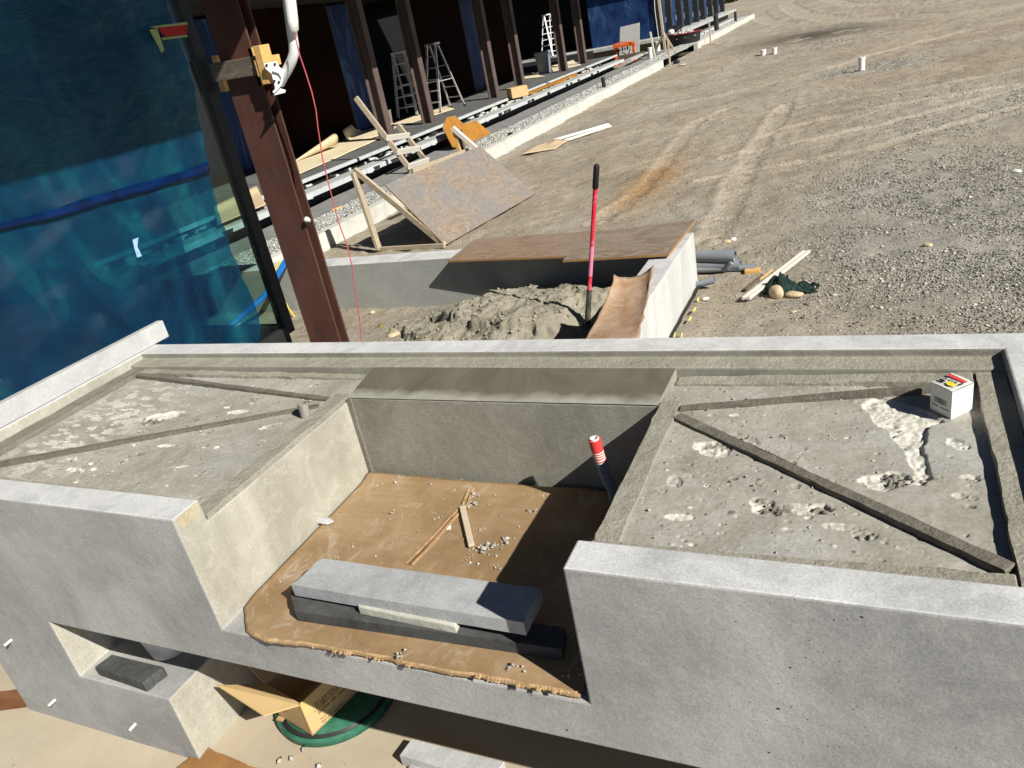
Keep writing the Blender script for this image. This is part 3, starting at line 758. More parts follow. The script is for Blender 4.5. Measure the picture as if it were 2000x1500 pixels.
# trowelled slope behind the notch
def slope():
    m = MB()
    q = [(NL + 0.002, NB - 0.001, 0.847), (NR - 0.002, NB - 0.001, 0.848), (-0.468, 1.766, 0.8725), (-1.408, 1.766, 0.8725)]
    def fn(u, v):
        a = Vector(q[0]).lerp(Vector(q[1]), u); b = Vector(q[3]).lerp(Vector(q[2]), u); p = a.lerp(b, v)
        return (p.x, p.y, p.z + 0.0015 * (float(fbm(p.x * 8, p.y * 8, 3, 2)) - 0.5))
    m.grid(fn, 60, 14)
    def fr(u, v):
        a = Vector(q[0]).lerp(Vector(q[1]), u); return (a.x, a.y - 0.0, a.z - v * 0.022)
    m.build('trowelled_slope', 'trowelled_damp', counter, fix=False)
    for xa, xb in ((NL + 0.002, -1.408), (NR - 0.002, -0.468)):
        MB().add([(xa, NB, 0.8466), (xb, 1.766, 0.8722), (xb, 1.766, ZB), (xa, NB, ZB)], [(0, 1, 2, 3)]).build('slope_edge', 'mortar', counter, solid=0.003)
    MB().box((NL + 0.0005, NB - 0.010, NF + 0.001), (NL + 0.014, NB - 0.0005, 0.846)).build('corner_joint', 'mortar_damp', counter)
    MB().box((NL + 0.0003, 0.953, 0.862), (NL + 0.0012, 1.016, 0.891)).build('stained_patch', 'mortar_yellow', counter)
slope()
def tray(x0, x1, y0, y1, craters, seed, grainy, streaks=None, spill=None, step=0.0024):
    nx = int((x1 - x0) / step); ny = int((y1 - y0) / step)
    X, Y = np.meshgrid(np.linspace(x0, x1, nx), np.linspace(y0, y1, ny))
    if x0 < -1: sc = 0.849 + 0.013 * (NL - X) / (NL + 2.49); q = (NL - X) / 1.08
    else: sc = 0.849 + 0.019 * (X - NR) / (0.2 - NR); q = (X - NR) / 0.68
    z = sc - 0.0055 - 0.010 * q + (fbm(X * 9, Y * 9, 4, seed) - 0.5) * 0.005 + (fbm(X * 60, Y * 60, 3, seed + 3) - 0.5) * 0.0012
    white = np.zeros_like(X); clod = np.zeros_like(X)
    warp = (fbm(X * 30, Y * 30, 5, seed + 9) - 0.5); grit = fbm(X * 130, Y * 130, 3, seed + 5) - 0.5; patch = fbm(X * 34, Y * 34, 4, seed + 6)
    for (cx, cy, rx, ry, rot, dep, wh, cl) in craters:
        c, s = math.cos(rot), math.sin(rot); dx = (X - cx) * c + (Y - cy) * s; dy = -(X - cx) * s + (Y - cy) * c
        d = np.hypot(dx / rx, dy / ry) + warp * 1.0
        inn = sstep(1.0, 0.86, d)
        z += -dep * 0.5 * inn + inn * grit * 0.0065 * min(1, rx / 0.02)
        white = np.maximum(white, wh * sstep(1.08, 0.95, d) * sstep(0.36, 0.52, patch + 0.10 * (wh > 0.95)))
        clod = np.maximum(clod, cl * inn * sstep(0.55, 0.42, patch))
        z += 0.006 * clod * inn * (grit > 0.0)
    if spill is not None:
        P = np.array(spill); inside = np.zeros(X.shape, bool); dist = np.full(X.shape, 9.0)
        for (ax, ay), (bx, by) in zip(P, np.roll(P, -1, 0)):
            if ay != by: inside ^= ((ay > Y) != (by > Y)) & (X < (bx - ax) * (Y - ay) / (by - ay) + ax)
            L2 = (bx - ax) ** 2 + (by - ay) ** 2; t = np.clip(((X - ax) * (bx - ax) + (Y - ay) * (by - ay)) / L2, 0, 1)
            dist = np.minimum(dist, np.hypot(X - ax - t * (bx - ax), Y - ay - t * (by - ay)))
        sd = np.where(inside, -dist, dist) + warp * 0.022
        inn = sstep(0.001, -0.004, sd)
        z += -0.0065 * inn + inn * (grit * 0.005 + (fbm(X * 45, Y * 45, 3, seed + 44) - 0.5) * 0.006)
        white = np.maximum(white, inn * (0.75 + 0.4 * patch))
    for i in range(grainy):                                   # small blisters and flakes
        cx = x0 + random.random() * (x1 - x0); cy = y0 + random.random() * (y1 - y0); r = 0.0018 + 0.007 * random.random() ** 5
        ax = int((cx - x0) / (x1 - x0) * (nx - 1)); ay = int((cy - y0) / (y1 - y0) * (ny - 1)); k = int(r / step) + 3
        sl = (slice(max(0, ay - k), ay + k), slice(max(0, ax - k), ax + k))
        d = np.hypot(X[sl] - cx, (Y[sl] - cy) * (0.8 + 0.8 * random.random())) / r + warp[sl] * 0.8
        z[sl] += random.choice((-0.003, -0.003, 0.002)) * sstep(1, 0.7, d); white[sl] = np.maximum(white[sl], (random.random() < 0.28) * 0.8 * sstep(1.1, 0.7, d)); clod[sl] = np.maximum(clod[sl], (random.random() < 0.3) * sstep(1, 0.6, d))
    if streaks:
        sx, sy, srx, sry = streaks
        m = np.exp(-(((X - sx) / srx) ** 2 + ((Y - sy) / sry) ** 2)) * sstep(0.53, 0.59, fbm(X * 24 + Y * 7, Y * 62, 4, seed + 22))
        white = np.maximum(white, m); z += -0.003 * m
    V = np.stack([X, Y, z], 2).reshape(-1, 3)
    i = np.arange(nx - 1)[None] + (np.arange(ny - 1) * nx)[:, None]
    F = np.stack([i, i + 1, i + 1 + nx, i + nx], 2).reshape(-1, 4)
    np_mesh('tray_bed', V, F, 'tray_bed', dict(white=np.clip(white, 0, 1), clod=np.clip(clod, 0, 1)), True, counter)
def cr(px, py, rx, ry, rot=0, dep=0.012, wh=0.9, cl=0.8):
    p = PZ(px, py, ZT); return (p[0], p[1], rx, ry, rot, dep, wh, cl)
tray(NR + 0.005, 0.195, 1.03, 1.765, [
    cr(1395, 880, 0.040, 0.030, -0.5, 0.010, 0.9, 0.3), cr(1440, 857, 0.055, 0.022, -0.5, 0.006, 0.0, 0.9),
    cr(1318, 943, 0.013, 0.022, 0.3, 0.006, 0.2, 0.6), cr(1292, 960, 0.011, 0.010, 0, 0.005, 0.2, 0.5), cr(1345, 932, 0.010, 0.008, 0, 0.004, 0.7, 0),
    cr(1325, 1012, 0.032, 0.010, 0.05, 0.006, 1.0, 0), cr(1560, 1000, 0.075, 0.018, 0.15, 0.014, 0.7, 0.9), cr(1490, 985, 0.024, 0.018, -0.5, 0.012, 0.8, 0.7),
    cr(1735, 945, 0.046, 0.030, 0.1, 0.014, 0.8, 0.9), cr(1800, 942, 0.018, 0.012, 0.0, 0.010, 0.9, 0.5),
    cr(1872, 878, 0.024, 0.018, -0.7, 0.006, 0.9, 0), cr(1895, 943, 0.016, 0.012, 0, 0.010, 0.7, 0.6), cr(1890, 980, 0.020, 0.010, -0.2, 0.006, 0.4, 0.3),
    cr(1640, 1035, 0.035, 0.010, 0, 0.002, 0.7, 0), cr(1690, 1055, 0.018, 0.010, 0.4, 0.006, 0.4, 0.6), cr(1435, 813, 0.014, 0.007, 0, 0.005, 0.9, 0.4), cr(1390, 812, 0.007, 0.005, 0, 0.005, 0.3, 0.8)], 3, 420, None,
    [PZ(*a, ZT)[:2] for a in ((1686, 796), (1715, 778), (1790, 800), (1842, 826), (1814, 850), (1806, 880), (1818, 945), (1808, 960), (1788, 955), (1780, 915), (1766, 885), (1740, 852), (1712, 832))])
tray(-2.49, NL - 0.005, 1.03, 1.765, [
    cr(322, 815, 0.085, 0.030, 0.25, 0.012, 1.0, 0.8), cr(300, 825, 0.05, 0.022, 0.2, 0.012, 0.6, 1.0), cr(495, 782, 0.020, 0.016, 0, 0.010, 0.6, 0.9), cr(470, 805, 0.035, 0.012, 0.3, 0.006, 1.0, 0),
    cr(445, 797, 0.016, 0.008, 0, 0.006, 1.0, 0.3), cr(180, 908, 0.018, 0.012, 0, 0.010, 0.6, 0.8), cr(150, 920, 0.034, 0.014, 0, 0.009, 0.9, 0.7), cr(185, 918, 0.015, 0.010, 0, 0.009, 0.9, 0.3),
    cr(245, 902, 0.018, 0.011, 0, 0.008, 0.5, 0.8), cr(140, 900, 0.02, 0.012, 0, 0.01, 0.4, 0.7), cr(275, 888, 0.020, 0.012, 0, 0.009, 0.6, 0.8), cr(325, 872, 0.030, 0.010, 0.2, 0.006, 0.9, 0.2),
    cr(405, 872, 0.012, 0.010, 0, 0.008, 0.6, 0.7), cr(425, 875, 0.010, 0.008, 0, 0.006, 0.9, 0), cr(400, 847, 0.022, 0.010, 0, 0.008, 0.5, 0.7), cr(525, 835, 0.035, 0.014, 0.5, 0.006, 0.7, 0.1),
    cr(570, 740, 0.026, 0.016, 0, 0.006, 0.2, 0.6), cr(485, 738, 0.022, 0.014, 0, 0.003, 0.1, 0.5), cr(340, 915, 0.04, 0.006, 0.3, 0.003, 0.8, 0)], 13, 420, (-2.24, 1.40, 0.18, 0.34))

# dowels sticking out of the front face
for a in ((22, 1250), (107, 1367), (264, 1414)):
    p = PY(*a, YF); MB().tube([(p[0], YF + 0.01, p[2]), (p[0] + 0.004, YF - 0.024, p[2] + 0.002)], 0.0045, 10).build('plastic_dowel', 'white_plastic', counter)
# loose slab standing on edge along the left end
o = MB().box((-2.535, 0.80, 0.8965), (-2.504, 1.984, 0.965)).build('edging_slab', 'slab_grey', org=(-2.52, 1.3, 0.8965), bevel=0.002)
tag(o, 'pale grey slab standing on edge along the counter left end', 'slab')

# ------------------------------------------------------------------ low walled enclosure behind the counter
enc = empty('enclosure_wall', (-2.6, 5.9, G), 'low L-shaped grey concrete wall round the sand pile', 'wall')
def solid_enc(x, y, z):
    return (x > -1.545 and y > 3.4) or (5.765 < y < 6.02)
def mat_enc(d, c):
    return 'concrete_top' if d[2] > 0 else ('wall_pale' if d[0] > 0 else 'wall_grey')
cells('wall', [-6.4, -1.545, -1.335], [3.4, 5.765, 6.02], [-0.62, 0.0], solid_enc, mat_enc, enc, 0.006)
# waterproofing seam and foam bits along the foot of the wall
m = MB(); pts = []
for i in range(24):
    y = 3.6 + 2.45 * i / 23
    pts.append((-1.322 + 0.02 * random.random(), y, G + 0.015 + 0.05 * (0.5 - i / 23) ** 2 + 0.02 * random.random()))
m.tube(pts, 0.011, 6).build('seal_seam', 'black_seam', enc)
for a in ((1363, 583), (1357, 602), (1348, 620), (1317, 652), (1331, 652)):
    p = PZ(*a, G + 0.03); mm = MB(); blob(mm, (p[0], p[1], G + 0.02), (0.004, 0.024, 0.010), int(a[0]), 9, 6, 0.5); mm.build('foam_piece', 'foam_yellow', enc)

def sand():
    xs = np.linspace(-6.4, -1.55, 420); ys = np.linspace(2.64, 5.76, 300); X, Y = np.meshgrid(xs, ys)
    z = np.full_like(X, -0.50) + (fbm(X * 2.2, Y * 2.2, 4, 50) - 0.5) * 0.12 + (fbm(X * 9, Y * 9, 4, 51) - 0.5) * 0.06
    d = np.hypot((X + 2.45) / 1.35, (Y - 5.15) / 0.85) + (fbm(X * 2.0, Y * 2.0, 4, 52) - 0.5) * 0.40
    pile = np.clip(1 - d, 0, 1)
    t = np.minimum(pile * 0.40, 0.20 + 0.05 * pile)
    n = fbm(X * 2.3 + 3, Y * 2.3, 6, 54) * 0.26                # slumped faces: a few crumbling lips
    q = (t + n) / 0.16; fl = np.floor(q); fr = q - fl
    lip = (fl + sstep(0.0, 0.10, fr)) * 0.16 - n
    t = np.where(pile > 0.01, t * 0.62 + np.clip(lip, 0, 1) * 0.38, 0)
    g = 0.4 + sstep(0, 0.1, pile)
    z += t + (fbm(X * 10, Y * 10, 5, 55) - 0.5) * 0.022 * g + (vnoise(X * 70, Y * 70, 57) - 0.5) * 0.008 * g
    z -= 0.16 * np.exp(-(((X + 1.85) / 0.22) ** 2 + ((Y - 4.62) / 0.35) ** 2))      # hollow dug by the shovel
    soil = sstep(0.08, 0.0, pile) * (0.35 + 0.6 * fbm(X * 1.5, Y * 1.5, 3, 58))
    V = np.stack([X, Y, z], 2).reshape(-1, 3); nx = len(xs); ny = len(ys)
    i = np.arange(nx - 1)[None] + (np.arange(ny - 1) * nx)[:, None]
    o = np_mesh('sand_pile', V, np.stack([i, i + 1, i + 1 + nx, i + nx], 2).reshape(-1, 4), 'sand', dict(soil=np.clip(soil, 0, 0.85)), True)
    tag(o, 'grey damp sand heap and soil inside the low wall', 'sand', kind='stuff')
    return xs, ys, z
SX, SY, SZ = sand()
def sand_clods():
    n = 2600; X = -5.2 + 3.6 * rng.random(n); Y = 4.2 + 1.5 * rng.random(n); d = np.hypot((X + 2.6) / 1.5, (Y - 5.0) / 0.9); k = rng.random(n) < np.exp(-d * d * 1.2) + 0.15; X = X[k]; Y = Y[k]
    Z = SZ[np.clip(np.searchsorted(SY, Y), 0, len(SY) - 1), np.clip(np.searchsorted(SX, X), 0, len(SX) - 1)]; s = 0.004 + 0.016 * rng.random(len(X)) ** 4
    o = stones('sand_clods', np.stack([X, Y, Z + s * 0.2], 1), s, 'clod_mix', flat=0.8); tag(o, 'crumbled clods and pebbles on the sand', 'sand', kind='stuff')
mat_stone('clod_mix', (0.20, 0.19, 0.14), (0.36, 0.335, 0.26))
sand_clods()
def sz(x, y): return float(SZ[min(len(SY) - 1, np.searchsorted(SY, y)), min(len(SX) - 1, np.searchsorted(SX, x))])

# ------------------------------------------------------------------ kerb, gravel bed, deck
def kerb(x, y0, y1, ztop, label):
    k = empty('kerb_wall', (x, (y0 + y1) / 2, G), label, 'kerb')
    n = max(1, int((y1 - y0) / 4)); L = (y1 - y0) / n
    for i in range(n):
        MB().box((x - 0.17, y0 + i * L + 0.004, -0.7), (x, y0 + (i + 1) * L - 0.004, ztop)).build('kerb_block', 'kerb_pale', k, bevel=0.006)
kerb(-6.55, 6.03, 27.3, -0.225, 'long pale concrete kerb running beside the deck')
kerb(-6.55, 33.2, 49.8, -0.23, 'distant pale concrete kerb beyond the black tub')
kerb(-7.55, 35.5, 49.0, -0.23, 'second thin pale kerb nearer the far building')
b = MB()
def bed(u, v):
    x = -8.35 + 1.63 * u; y = 6.03 + 46 * v
    return (x, y, -0.30 + 0.03 * float(fbm(x * 1.5, y * 1.5, 3, 3)) - (0.02 if u < 0.5 else 0))
b.grid(bed, 12, 160); o = b.build('gravel_bed_base', 'fabric_grey', fix=False); tag(o, 'grey geotextile bed between kerb and deck', kind='structure')
def bed_gravel():
    n = 30000; Y = 6.1 * (34 / 6.1) ** rng.random(n); X = -7.48 + 0.78 * rng.random(n) + 0.10 * (fbm(Y * 0.8, Y * 0, 3, 8) - 0.5)
    s = (0.008 + 0.012 * rng.random(n) ** 2) * (1 + 0.05 * (Y - 7))
    P = np.stack([X, Y, -0.272 + 0.014 * rng.random(n)], 1)
    o = stones('kerb_gravel', P, s, 'gravel_pale', tone=rng.random(n) ** 1.2); tag(o, 'pale crushed stone strip along the kerb', 'gravel', kind='stuff')
    n = 2600; X = -6.55 + 0.95 * rng.random(n); Y = 6.05 + 1.25 * rng.random(n) * (1 - (X + 6.55) / 1.5); s = 0.008 + 0.014 * rng.random(n)
    o = stones('corner_gravel', np.stack([X, Y, gz(X, Y) + 0.005], 1), s, 'gravel_pale', tone=rng.random(n)); tag(o, 'pale stones spilled in the kerb corner', 'gravel', kind='stuff')
    n = 5000; Y = 33.5 + 16 * rng.random(n); X = -7.38 + 0.68 * rng.random(n)
    o = stones('far_kerb_gravel', np.stack([X, Y, np.full(n, -0.27)], 1), 0.03 + 0.03 * rng.random(n), 'gravel_pale', tone=rng.random(n)); tag(o, 'pale stones between the far kerbs', 'gravel', kind='stuff')
bed_gravel()

DX, LX = -9.10, -8.22                                       # deck tile edge, outer ledge edge
deck = empty('deck', (-10.5, 18, 0), 'long dark grey raised deck with an unfinished pale edge', 'deck')
y = 5.4; k = 0
while y < 30.6:                                             # deck paving in panels
    for x0, x1 in ((-11.95, -10.55), (-10.545, DX)):
        MB().box((x0, y + 0.003, -0.06), (x1, y + 1.797, 0.0 - 0.002 * (k % 3))).build('paving_panel', 'deck_tile', deck, bevel=0.004)
        k += 1
    y += 1.8
MB().box((-12, 5.4, -0.34), (-9.2, 30.6, -0.062)).build('deck_core', 'membrane', deck)
y = 5.4
while y < 30.2:                                             # pale metal trims along the edge
    L = 2.9 + random.random(); e = min(30.5, y + L)
    MB().box((DX + 0.003, y, -0.045), (DX + 0.085, e - 0.012, 0.012)).build('edge_trim', 'deck_trim', deck, bevel=0.004)
    y = e + (0.25 if random.random() < 0.35 else 0.0)
y = 5.4
while y < 28.4:
    e = min(28.5, y + 3.4 + random.random())
    MB().box((LX - 0.34, y, -0.115), (LX, e - 0.01, -0.055 + 0.006 * random.random())).build('ledge_board', 'ledge_pale', deck, bevel=0.004)
    MB().box((LX + 0.002, y, -0.135), (LX + 0.012, e - 0.02, -0.06)).build('ledge_face', 'deck_trim', deck)
    y = e
MB().box((-9.2, 5.4, -0.40), (LX - 0.36, 28.4, -0.116)).build('ledge_support', 'membrane', deck)
MB().box((LX - 0.30, 5.4, -0.42), (LX - 0.22, 25.0, -0.1155)).build('shadow_board', 'membrane', deck)  # black board put in for the dark of the void under the ledge
for i in range(150):                                        # shims, wads and offcuts lying in the edge channel
    yy = 6 + 22.5 * random.random(); xx = DX + 0.12 + 0.36 * random.random(); s = 0.03 + 0.05 * random.random()
    mm = MB(); blob(mm, (xx, yy, -0.09), (s * 0.8, s * 1.6, 0.035), i, 6, 4, 0.35)
    mm.build('packing_piece', random.choice(['paver_cream', 'dark_plastic', 'dark_plastic', 'deck_trim']), deck)
MB().box((DX + 0.12, 20.7, -0.11), (DX + 0.30, 25.1, -0.02)).build('clay_strip', 'ply_orange', deck)['label'] = 'reddish brown strip in the deck edge channel'
for i in range(26):                                         # torn membrane tags hanging at the ledge
    yy = 6.2 + 21 * random.random()
    MB().add([(LX + 0.014, yy, -0.075), (LX + 0.016, yy + 0.22, -0.08), (LX + 0.03, yy + 0.17, -0.13 - 0.03 * random.random()), (LX + 0.02, yy + 0.03, -0.14)], [(0, 1, 2, 3)]).build('membrane_tag', random.choice(['deck_trim', 'dark_plastic', 'membrane']), deck, solid=0.006)

# ------------------------------------------------------------------ building behind the deck
bld = empty('building', (-12, 18, 0), 'long dark building front with brown panels and blue filmed windows', 'building')
MB().box((-20, 8.2, 3.02), (-7.85, 31.9, 3.30)).build('roof', 'roof_dark', bld)
MB().box((-7.845, 8.2, 3.0), (-7.80, 31.9, 3.32)).build('fascia', 'roof_edge', bld)
MB().box((-20.2, 5.0, -0.3), (-20, 38, 3.3)).build('rear_wall', 'black_room', bld)
MB().box((-20, 5.0, -0.31), (-12.06, 37, -0.012)).build('inner_floor', 'black_room', bld)
segs = [(9.0, 11.0, 'w'), (11.0, 14.2, 'g'), (14.2, 17.0, 'w'), (17.0, 18.6, 'g'), (18.6, 20.6, 'o'), (20.6, 24.0, 'w'), (24.0, 25.6, 'g'), (25.6, 28.2, 'w')]
for a, e, t in segs:
    if t == 'w': MB().box((-12.05, a + 0.01, 0), (-11.93, e - 0.01, 3.0)).build('wall_panel', 'dark_wall', bld)
    elif t == 'g':
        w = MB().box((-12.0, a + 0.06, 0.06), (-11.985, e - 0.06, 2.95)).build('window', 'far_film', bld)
        f = MB()
        for q0, q1 in (((-12.03, a, 0.0), (-11.95, a + 0.055, 3.0)), ((-12.03, e - 0.055, 0.0), (-11.95, e, 3.0)), ((-12.03, a + 0.056, 0.0), (-11.95, e - 0.056, 0.055))): f.box(q0, q1)
        f.build('window_frame', 'dark_metal', w)
def h_column(x, y, z0, z1, w, d, tf, tw, mat, name, label, group=None, turned=False):
    """rolled H section, flanges facing the camera side and the back"""
    c = empty(name, (x, y, z0), label, 'column', group)
    if turned:
        for sx in (-1, 1): MB().box((x + sx * d / 2 - tf / 2, y - w / 2, z0), (x + sx * d / 2 + tf / 2, y + w / 2, z1)).build('flange', mat, c, bevel=0.002)
        MB().box((x - d / 2 + tf / 2 + 0.0005, y - tw / 2, z0), (x + d / 2 - tf / 2 - 0.0005, y + tw / 2, z1)).build('web', mat, c)
        return c
    MB().box((x - w / 2, y - d / 2, z0), (x + w / 2, y - d / 2 + tf, z1)).build('flange', mat, c, bevel=0.002)
    MB().box((x - w / 2, y + d / 2 - tf, z0), (x + w / 2, y + d / 2, z1)).build('flange', mat, c, bevel=0.002)
    MB().box((x - tw / 2, y - d / 2 + tf + 0.0005, z0), (x + tw / 2, y + d / 2 - tf - 0.0005, z1)).build('web', mat, c)
    return c
ord_ = ['first steel column on the deck behind the lumber rungs', 'second steel column on the deck between the two stepladders', 'third steel column on the deck right of the stepladders',
        'fourth steel column on the deck behind the small carton', 'fifth steel column on the deck beside the grey bin', 'sixth steel column on the deck at its far end']
for px, lab in zip((756, 838, 966, 1017, 1101, 1139), ord_):
    # column line: find where the sight line through px meets x = -9.85 at deck level
    ys = np.linspace(11, 40, 6000); q = ROWS @ (np.stack([np.full(6000, -9.85), ys, np.zeros(6000)]) - CAM[:, None])
    yy = ys[np.argmin(np.abs(1000 + FPX * q[0] / q[2] - px))]
    h_column(-9.85, yy, 0.0, 3.02, 0.19, 0.24, 0.03, 0.012, 'column_steel', 'steel_column', lab, 'steel columns along the deck', True)
MB().box((-14, 31.9, 3.02), (-12.9, 37.9, 3.3)).build('roof_return', 'roof_dark', bld)

# far wing with blue film between dark mullions
far = empty('far_building', (-10, 46, 0), 'far building wing with blue film between dark posts', 'building')
MB().box((-20, 37.3, -0.14), (-8.55, 56.5, 0.0)).build('floor_slab', 'ledge_pale', far, bevel=0.01)
MB().box((-19.9, 37.9, -0.7), (-9.0, 56, -0.142)).build('slab_support', 'stud_dark', far)
MB().box((-20, 38.0, 3.0), (-9.0, 56.5, 3.3)).build('roof', 'roof_dark', far)
ys = [38.6]
while ys[-1] < 54.5: ys.append(ys[-1] + (1.9 if len(ys) % 2 else 2.3))
for i, yy in enumerate(ys):
    MB().box((-9.36, yy - 0.13, 0), (-9.10, yy + 0.13, 3.0)).build('post', 'dark_metal', far, bevel=0.004)
    if i:
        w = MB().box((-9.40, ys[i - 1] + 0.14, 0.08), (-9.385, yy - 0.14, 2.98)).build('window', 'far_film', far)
        MB().box((-9.41, ys[i - 1] + 0.135, 0.002), (-9.34, yy - 0.135, 0.078)).build('sill', 'dark_metal', w)
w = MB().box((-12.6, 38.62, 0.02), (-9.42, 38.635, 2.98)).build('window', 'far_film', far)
MB().box((-19.9, 41.0, 0.0), (-12.7, 41.1, 3.0)).build('inner_wall', 'black_room', far)

# ------------------------------------------------------------------ near glazed corner
GXW, GYW = -4.02, 4.20
room = empty('glazed_corner', (GXW, GYW, 0), 'glazed room corner with dark frame wrapped in blue protective film', 'glazing')
MB().box((GXW - 0.065, GYW - 0.03, -0.03), (GXW + 0.012, GYW + 0.055, 3.0)).build('corner_post', 'dark_metal', room, bevel=0.003)
MB().box((GXW - 0.05, -2.0, -0.10), (GXW + 0.03, GYW - 0.032, 0.035)).build('sill', 'dark_metal', room, bevel=0.003)
MB().box((-9.0, GYW - 0.012, -0.10), (GXW - 0.068, GYW + 0.05, 0.03)).build('rear_sill', 'dark_metal', room, bevel=0.003)
g_ = MB().box((GXW - 0.020, -2.0, 0.038), (GXW - 0.012, GYW - 0.034, 2.98)).build('side_pane', 'clear_glass', room)
def film_side(u, v):
    y = -2 + (GYW - 0.26 + 2) * u; z = 0.045 + 2.9 * v
    edge = 0.0
    if u > 0.96: edge = (0.30 * (float(fbm(z * 2.2, 0.5, 5, 3)) - 0.5) + 0.10 * (z - 0.8) * (z > 0.8)) * (u - 0.96) / 0.04
    wr = 0.010 * (float(fbm(y * 2.0 + z, z * 2.6, 4, 71)) - 0.5) + 0.045 * (float(fbm(y * 5 - z * 3, z * 4 + y, 4, 72)) - 0.5) * math.exp(-((y - 3.75) / 0.6) ** 2)
    return (GXW + 0.004 + wr, y + edge, z)
MB().grid(film_side, 200, 120).build('protective_film', 'blue_film', room, fix=False)
MB().box((-9.0, GYW + 0.012, 0.032), (GXW - 0.07, GYW + 0.018, 2.98)).build('rear_pane', 'clear_glass', room)
def film_rear(u, v):
    x = -9 + (GXW - 0.75 + 9) * u; z = 0.04 + 2.9 * v
    if u > 0.999: x += 0.25 * (float(fbm(z * 1.7, 2.5, 4, 13)) - 0.5)
    return (x, GYW + 0.006 + 0.012 * (float(fbm(x * 1.5, z * 2, 4, 81)) - 0.5), z)
MB().grid(film_rear, 60, 40).build('protective_film', 'blue_film', room, fix=False)
MB().box((-9.0, -2.0, 2.99), (-4.0, 4.3, 3.02)).build('ceiling', 'roof_dark', room)
# tapes stuck on the film
def tape_line():
    def fn(u, v):
        y = 1.2 + 2.75 * u; z = 1.285 + 0.02 * math.sin(u * 5) + 0.03 * (float(fbm(u * 9, 0, 3, 6)) - 0.5) + (v - 0.5) * (0.022 + 0.045 * float(fbm(u * 6, 3, 3, 6)))
        return (GXW + 0.026 + 0.004 * float(vnoise(y * 9, v * 2, 3)), y, z)
    MB().grid(fn, 60, 3).build('blue_tape', 'tape_deep_blue', room, fix=False, solid=0.001)
tape_line()
p0, p1 = PX(292, 52, GXW + 0.03), PX(365, 43, GXW + 0.03); p2 = PX(367, 72, GXW + 0.03); p3 = PX(318, 78, GXW + 0.03)
t = empty('warning_tape', tuple(p0), 'red tape tag edged in lime stuck high on the blue film', 'tape')
MB().slab([p0 + [0.001, 0.06, -0.01], p1 + [0.001, 0, -0.015], p2 + [0.001, 0, 0.015], p3 + [0.001, 0.02, 0.015]], 0.002, (1, 0, 0)).build('red_strip', 'tag_red', t)
MB().slab([p0, p1, p1 + [0, 0, -0.014], p0 + [0, 0.05, -0.014]], 0.002, (1, 0, 0)).build('lime_edge', 'tag_lime', t)
q = [PX(292, 58, GXW + 0.035), PX(307, 55, GXW + 0.035), PX(321, 98, GXW + 0.04), PX(316, 103, GXW + 0.04)]
MB().slab(q, 0.002, (1, 0, 0)).build('lime_tail', 'tag_lime', t)
MB().slab([p3 + [0, -0.005, 0.012], p2 + [0, 0, 0.012], p2, p3], 0.002, (1, 0, 0)).build('lime_edge', 'tag_lime', t)
q = [PX(*a, GXW + 0.03) for a in ((259, 468), (270, 464), (268, 482), (277, 500), (268, 503), (262, 484))]
m = MB(); m.add([(a[0], a[1], a[2]) for a in q], [(0, 1, 2, 5), (5, 2, 3, 4)]); o = m.build('tape_scrap', 'tape_blue_light', org=tuple(q[0]), solid=0.002)
tag(o, 'small light blue tape scrap on the lower blue film', 'tape')
# roof over the near room
o = MB().box((-9.2, -2.2, 3.03), (-2.10, 4.85, 3.28)).build('room_roof', 'roof_dark', room)

# near column with clamped timber and antenna arm
nc = h_column(-3.505, 3.965 + 0.05, G - 0.05, 3.02, 0.262, 0.10, 0.014, 0.014, 'rust_steel', 'steel_column', 'big rust red steel column beside the blue filmed glass')
p = PY(601, 428, 3.96); mm = MB(); blob(mm, (p[0], p[1] - 0.01, p[2]), (0.02, 0.015, 0.02), 4, 8, 6, 0.3); mm.build('paper_wad', 'white_card', nc)
YN = 3.965
tb = empty('timber_clamp', (-3.5, YN - 0.05, 1.8), 'weathered board and blond wood blocks clamped round the steel column', 'lumber')
a = PY(418, 142, YN - 0.03); b = PY(512, 126, YN - 0.03)
MB().bar(a, b, 0.038, 0.105).build('board', 'stud_dark', tb, bevel=0.003)
def vbar(x0, y0, x1, y1, Y, w, d, mat, nm='block'):
    a = PY(x0, y0, Y); b = PY(x1, y1, Y); return MB().bar(a, b, w, d, (0, -1, 0)).build(nm, mat, tb, bevel=0.002)
vbar(509, 88, 529, 162, YN - 0.03, 0.05, 0.09, 'stud_fresh')
vbar(503, 117, 512, 149, YN - 0.055, 0.036, 0.03, 'stud_fresh')
vbar(529, 108, 534, 128, YN + 0.22, 0.06, 0.09, 'stud_fresh')
vbar(422, 108, 440, 178, YN + 0.30, 0.045, 0.045, 'stud_fresh')
vbar(498, 92, 520, 165, YN + 0.05, 0.035, 0.1, 'stud_fresh')
an = empty('antenna_mount', tuple(PY(536, 140, YN - 0.05)), 'white bent antenna arm with wall bracket bolted to the timber', 'antenna')
YA = YN - 0.01
pts = [PY(*a, YA) for a in ((546, 163), (553, 150), (562, 135), (570, 118), (574, 104), (574, 88), (571, 70), (567, 40), (563, 12), (562, -30))]
MB().tube(pts, 0.029, 16).build('arm', 'white_paint', an)
BN = (0.62, -0.78, 0.1); B0 = PY(536, 150, YN - 0.085)
q = [PN(*a, B0, BN) for a in ((515, 124), (540, 120), (545, 130), (556, 140), (551, 160), (545, 172), (558, 176), (557, 181), (533, 187), (537, 172), (534, 158), (530, 144), (518, 134))]
